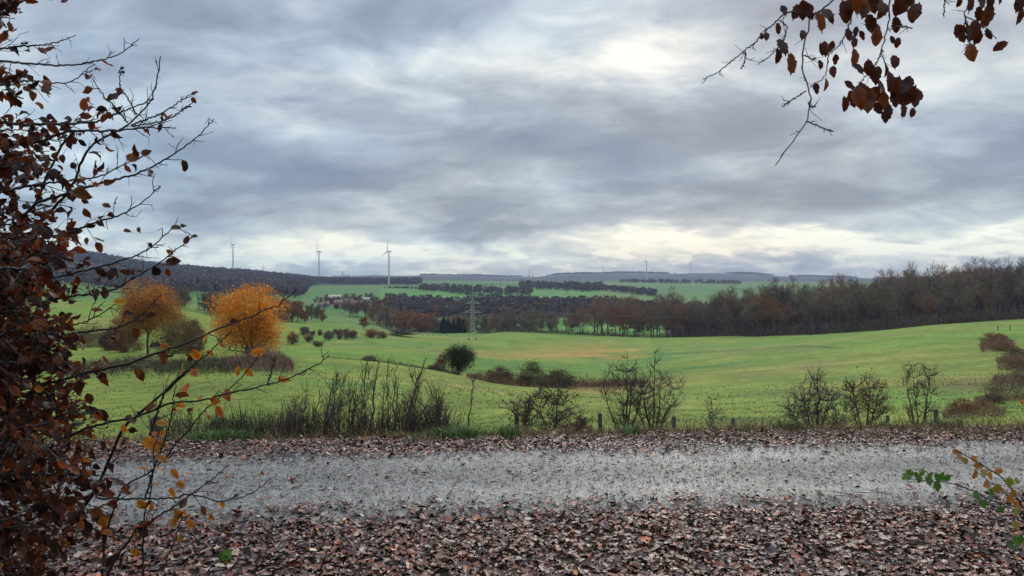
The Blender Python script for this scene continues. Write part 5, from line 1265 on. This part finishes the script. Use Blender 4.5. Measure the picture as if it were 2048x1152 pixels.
# small cumulus low over the hills
cu = N(nt, 'CombineXYZ'); L(nt, M('MULTIPLY', az, 16.0), cu.inputs[0]); L(nt, M('MULTIPLY', el, 46.0), cu.inputs[1])
n3 = noise(nt, 1.0, 7, .6, cu.outputs[0])
puff = maprange(nt, n3.outputs[0], .50, .60, 0, 1)
band = M('EXPONENT', M('MULTIPLY', M('POWER', M('DIVIDE', M('SUBTRACT', el, .024), .016), 2.0), -1.0))
v = M('ADD', v, M('MULTIPLY', M('MULTIPLY', puff, band), .34))
rp = ramp(nt, v, [(0.0, (.175, .205, .265)), (.22, (.225, .253, .305)), (.42, (.320, .357, .408)), (.60, (.455, .488, .51)), (.80, (.67, .668, .63)), (1.0, (.87, .845, .74))])
n4 = noise(nt, .9, 3, .5, cx.outputs[0])
left = M('EXPONENT', M('MULTIPLY', M('POWER', M('DIVIDE', M('ADD', az, .42), .34), 2.0), -1.0))
bluef = M('MINIMUM', M('MAXIMUM', M('ADD', maprange(nt, n4.outputs[0], .42, .62, 0, .55), M('MULTIPLY', left, .45)), 0.0), .9)
tinted = mixc(nt, rp.outputs[0], mixc(nt, rp.outputs[0], (.83, 1.01, 1.18), 1.0, 'MULTIPLY'), bluef)
# cream light low down, blue-grey higher on the left
lowf = M('MULTIPLY', M('EXPONENT', M('MULTIPLY', M('MAXIMUM', el, 0.0), -13.0)), .95)
c = mixc(nt, tinted, mixc(nt, tinted, (1.12, 1.04, .80), 1.0, 'MULTIPLY'), lowf)
# unseen upper sky is boosted to throw more light on the ground
gain = M('ADD', 10.0, M('MULTIPLY', maprange(nt, el, .42, 1.1, 0, 1), 26.0))
vm = N(nt, 'VectorMath', operation='SCALE'); L(nt, c, vm.inputs[0]); L(nt, gain, vm.inputs['Scale'])
fin = mixc(nt, vm.outputs[0], sky.outputs[0], .03)
L(nt, fin, bg.inputs['Color'])

sl = bpy.data.lights.new('sun', 'SUN'); sl.energy = 1.0; sl.angle = R(40); sl.color = (1, .95, .86)
so = bpy.data.objects.new('sun', sl); COL.objects.link(so)
sd = Vector((math.sin(SUN_AZ) * math.cos(SUN_EL), math.cos(SUN_AZ) * math.cos(SUN_EL), math.sin(SUN_EL)))
so.rotation_euler = (-sd).to_track_quat('-Z', 'Y').to_euler(); so.location = (20, 60, 60)

m, hn, ho = new_mat('air'); 
pv = N(hn, 'VolumePrincipled'); pv.inputs['Color'].default_value = (.58, .70, .98, 1); pv.inputs['Density'].default_value = .000075; pv.inputs['Anisotropy'].default_value = .2
L(hn, pv.outputs[0], ho.inputs['Volume'])
hz = MB(); hz.box((0, 4750, 0), (64000, 9900, 1)); me = hz.mesh('haze', m)
zmin = -330.0; zmax = 215.0
for vtx in me.vertices: vtx.co.z = zmax if vtx.co.z > 0 else zmin
tag(mesh_obj('haze', me), 'thin autumn haze over the valley', kind='stuff')

cam = bpy.data.cameras.new('camera'); co = bpy.data.objects.new('camera', cam); COL.objects.link(co)
co.location = (0, 0, CAMZ); co.rotation_euler = (R(90), 0, 0); cam.sensor_width = 36; cam.lens = 36 * F / 2048; cam.shift_y = -(576 - HOR) / 2048
cam.clip_start = .05; cam.clip_end = 60000; scene.camera = co
scene.view_settings.view_transform = 'Standard'; scene.view_settings.look = 'None'; scene.view_settings.exposure = 0.42; scene.view_settings.gamma = 1
cy = scene.cycles
cy.max_bounces = 5; cy.diffuse_bounces = 2; cy.glossy_bounces = 2; cy.transmission_bounces = 3; cy.volume_bounces = 0; cy.transparent_max_bounces = 4
cy.use_denoising = True; cy.sample_clamp_indirect = 4.0
try: cy.denoiser = 'OPENIMAGEDENOISE'; cy.denoising_input_passes = 'RGB_ALBEDO_NORMAL'
except Exception: pass
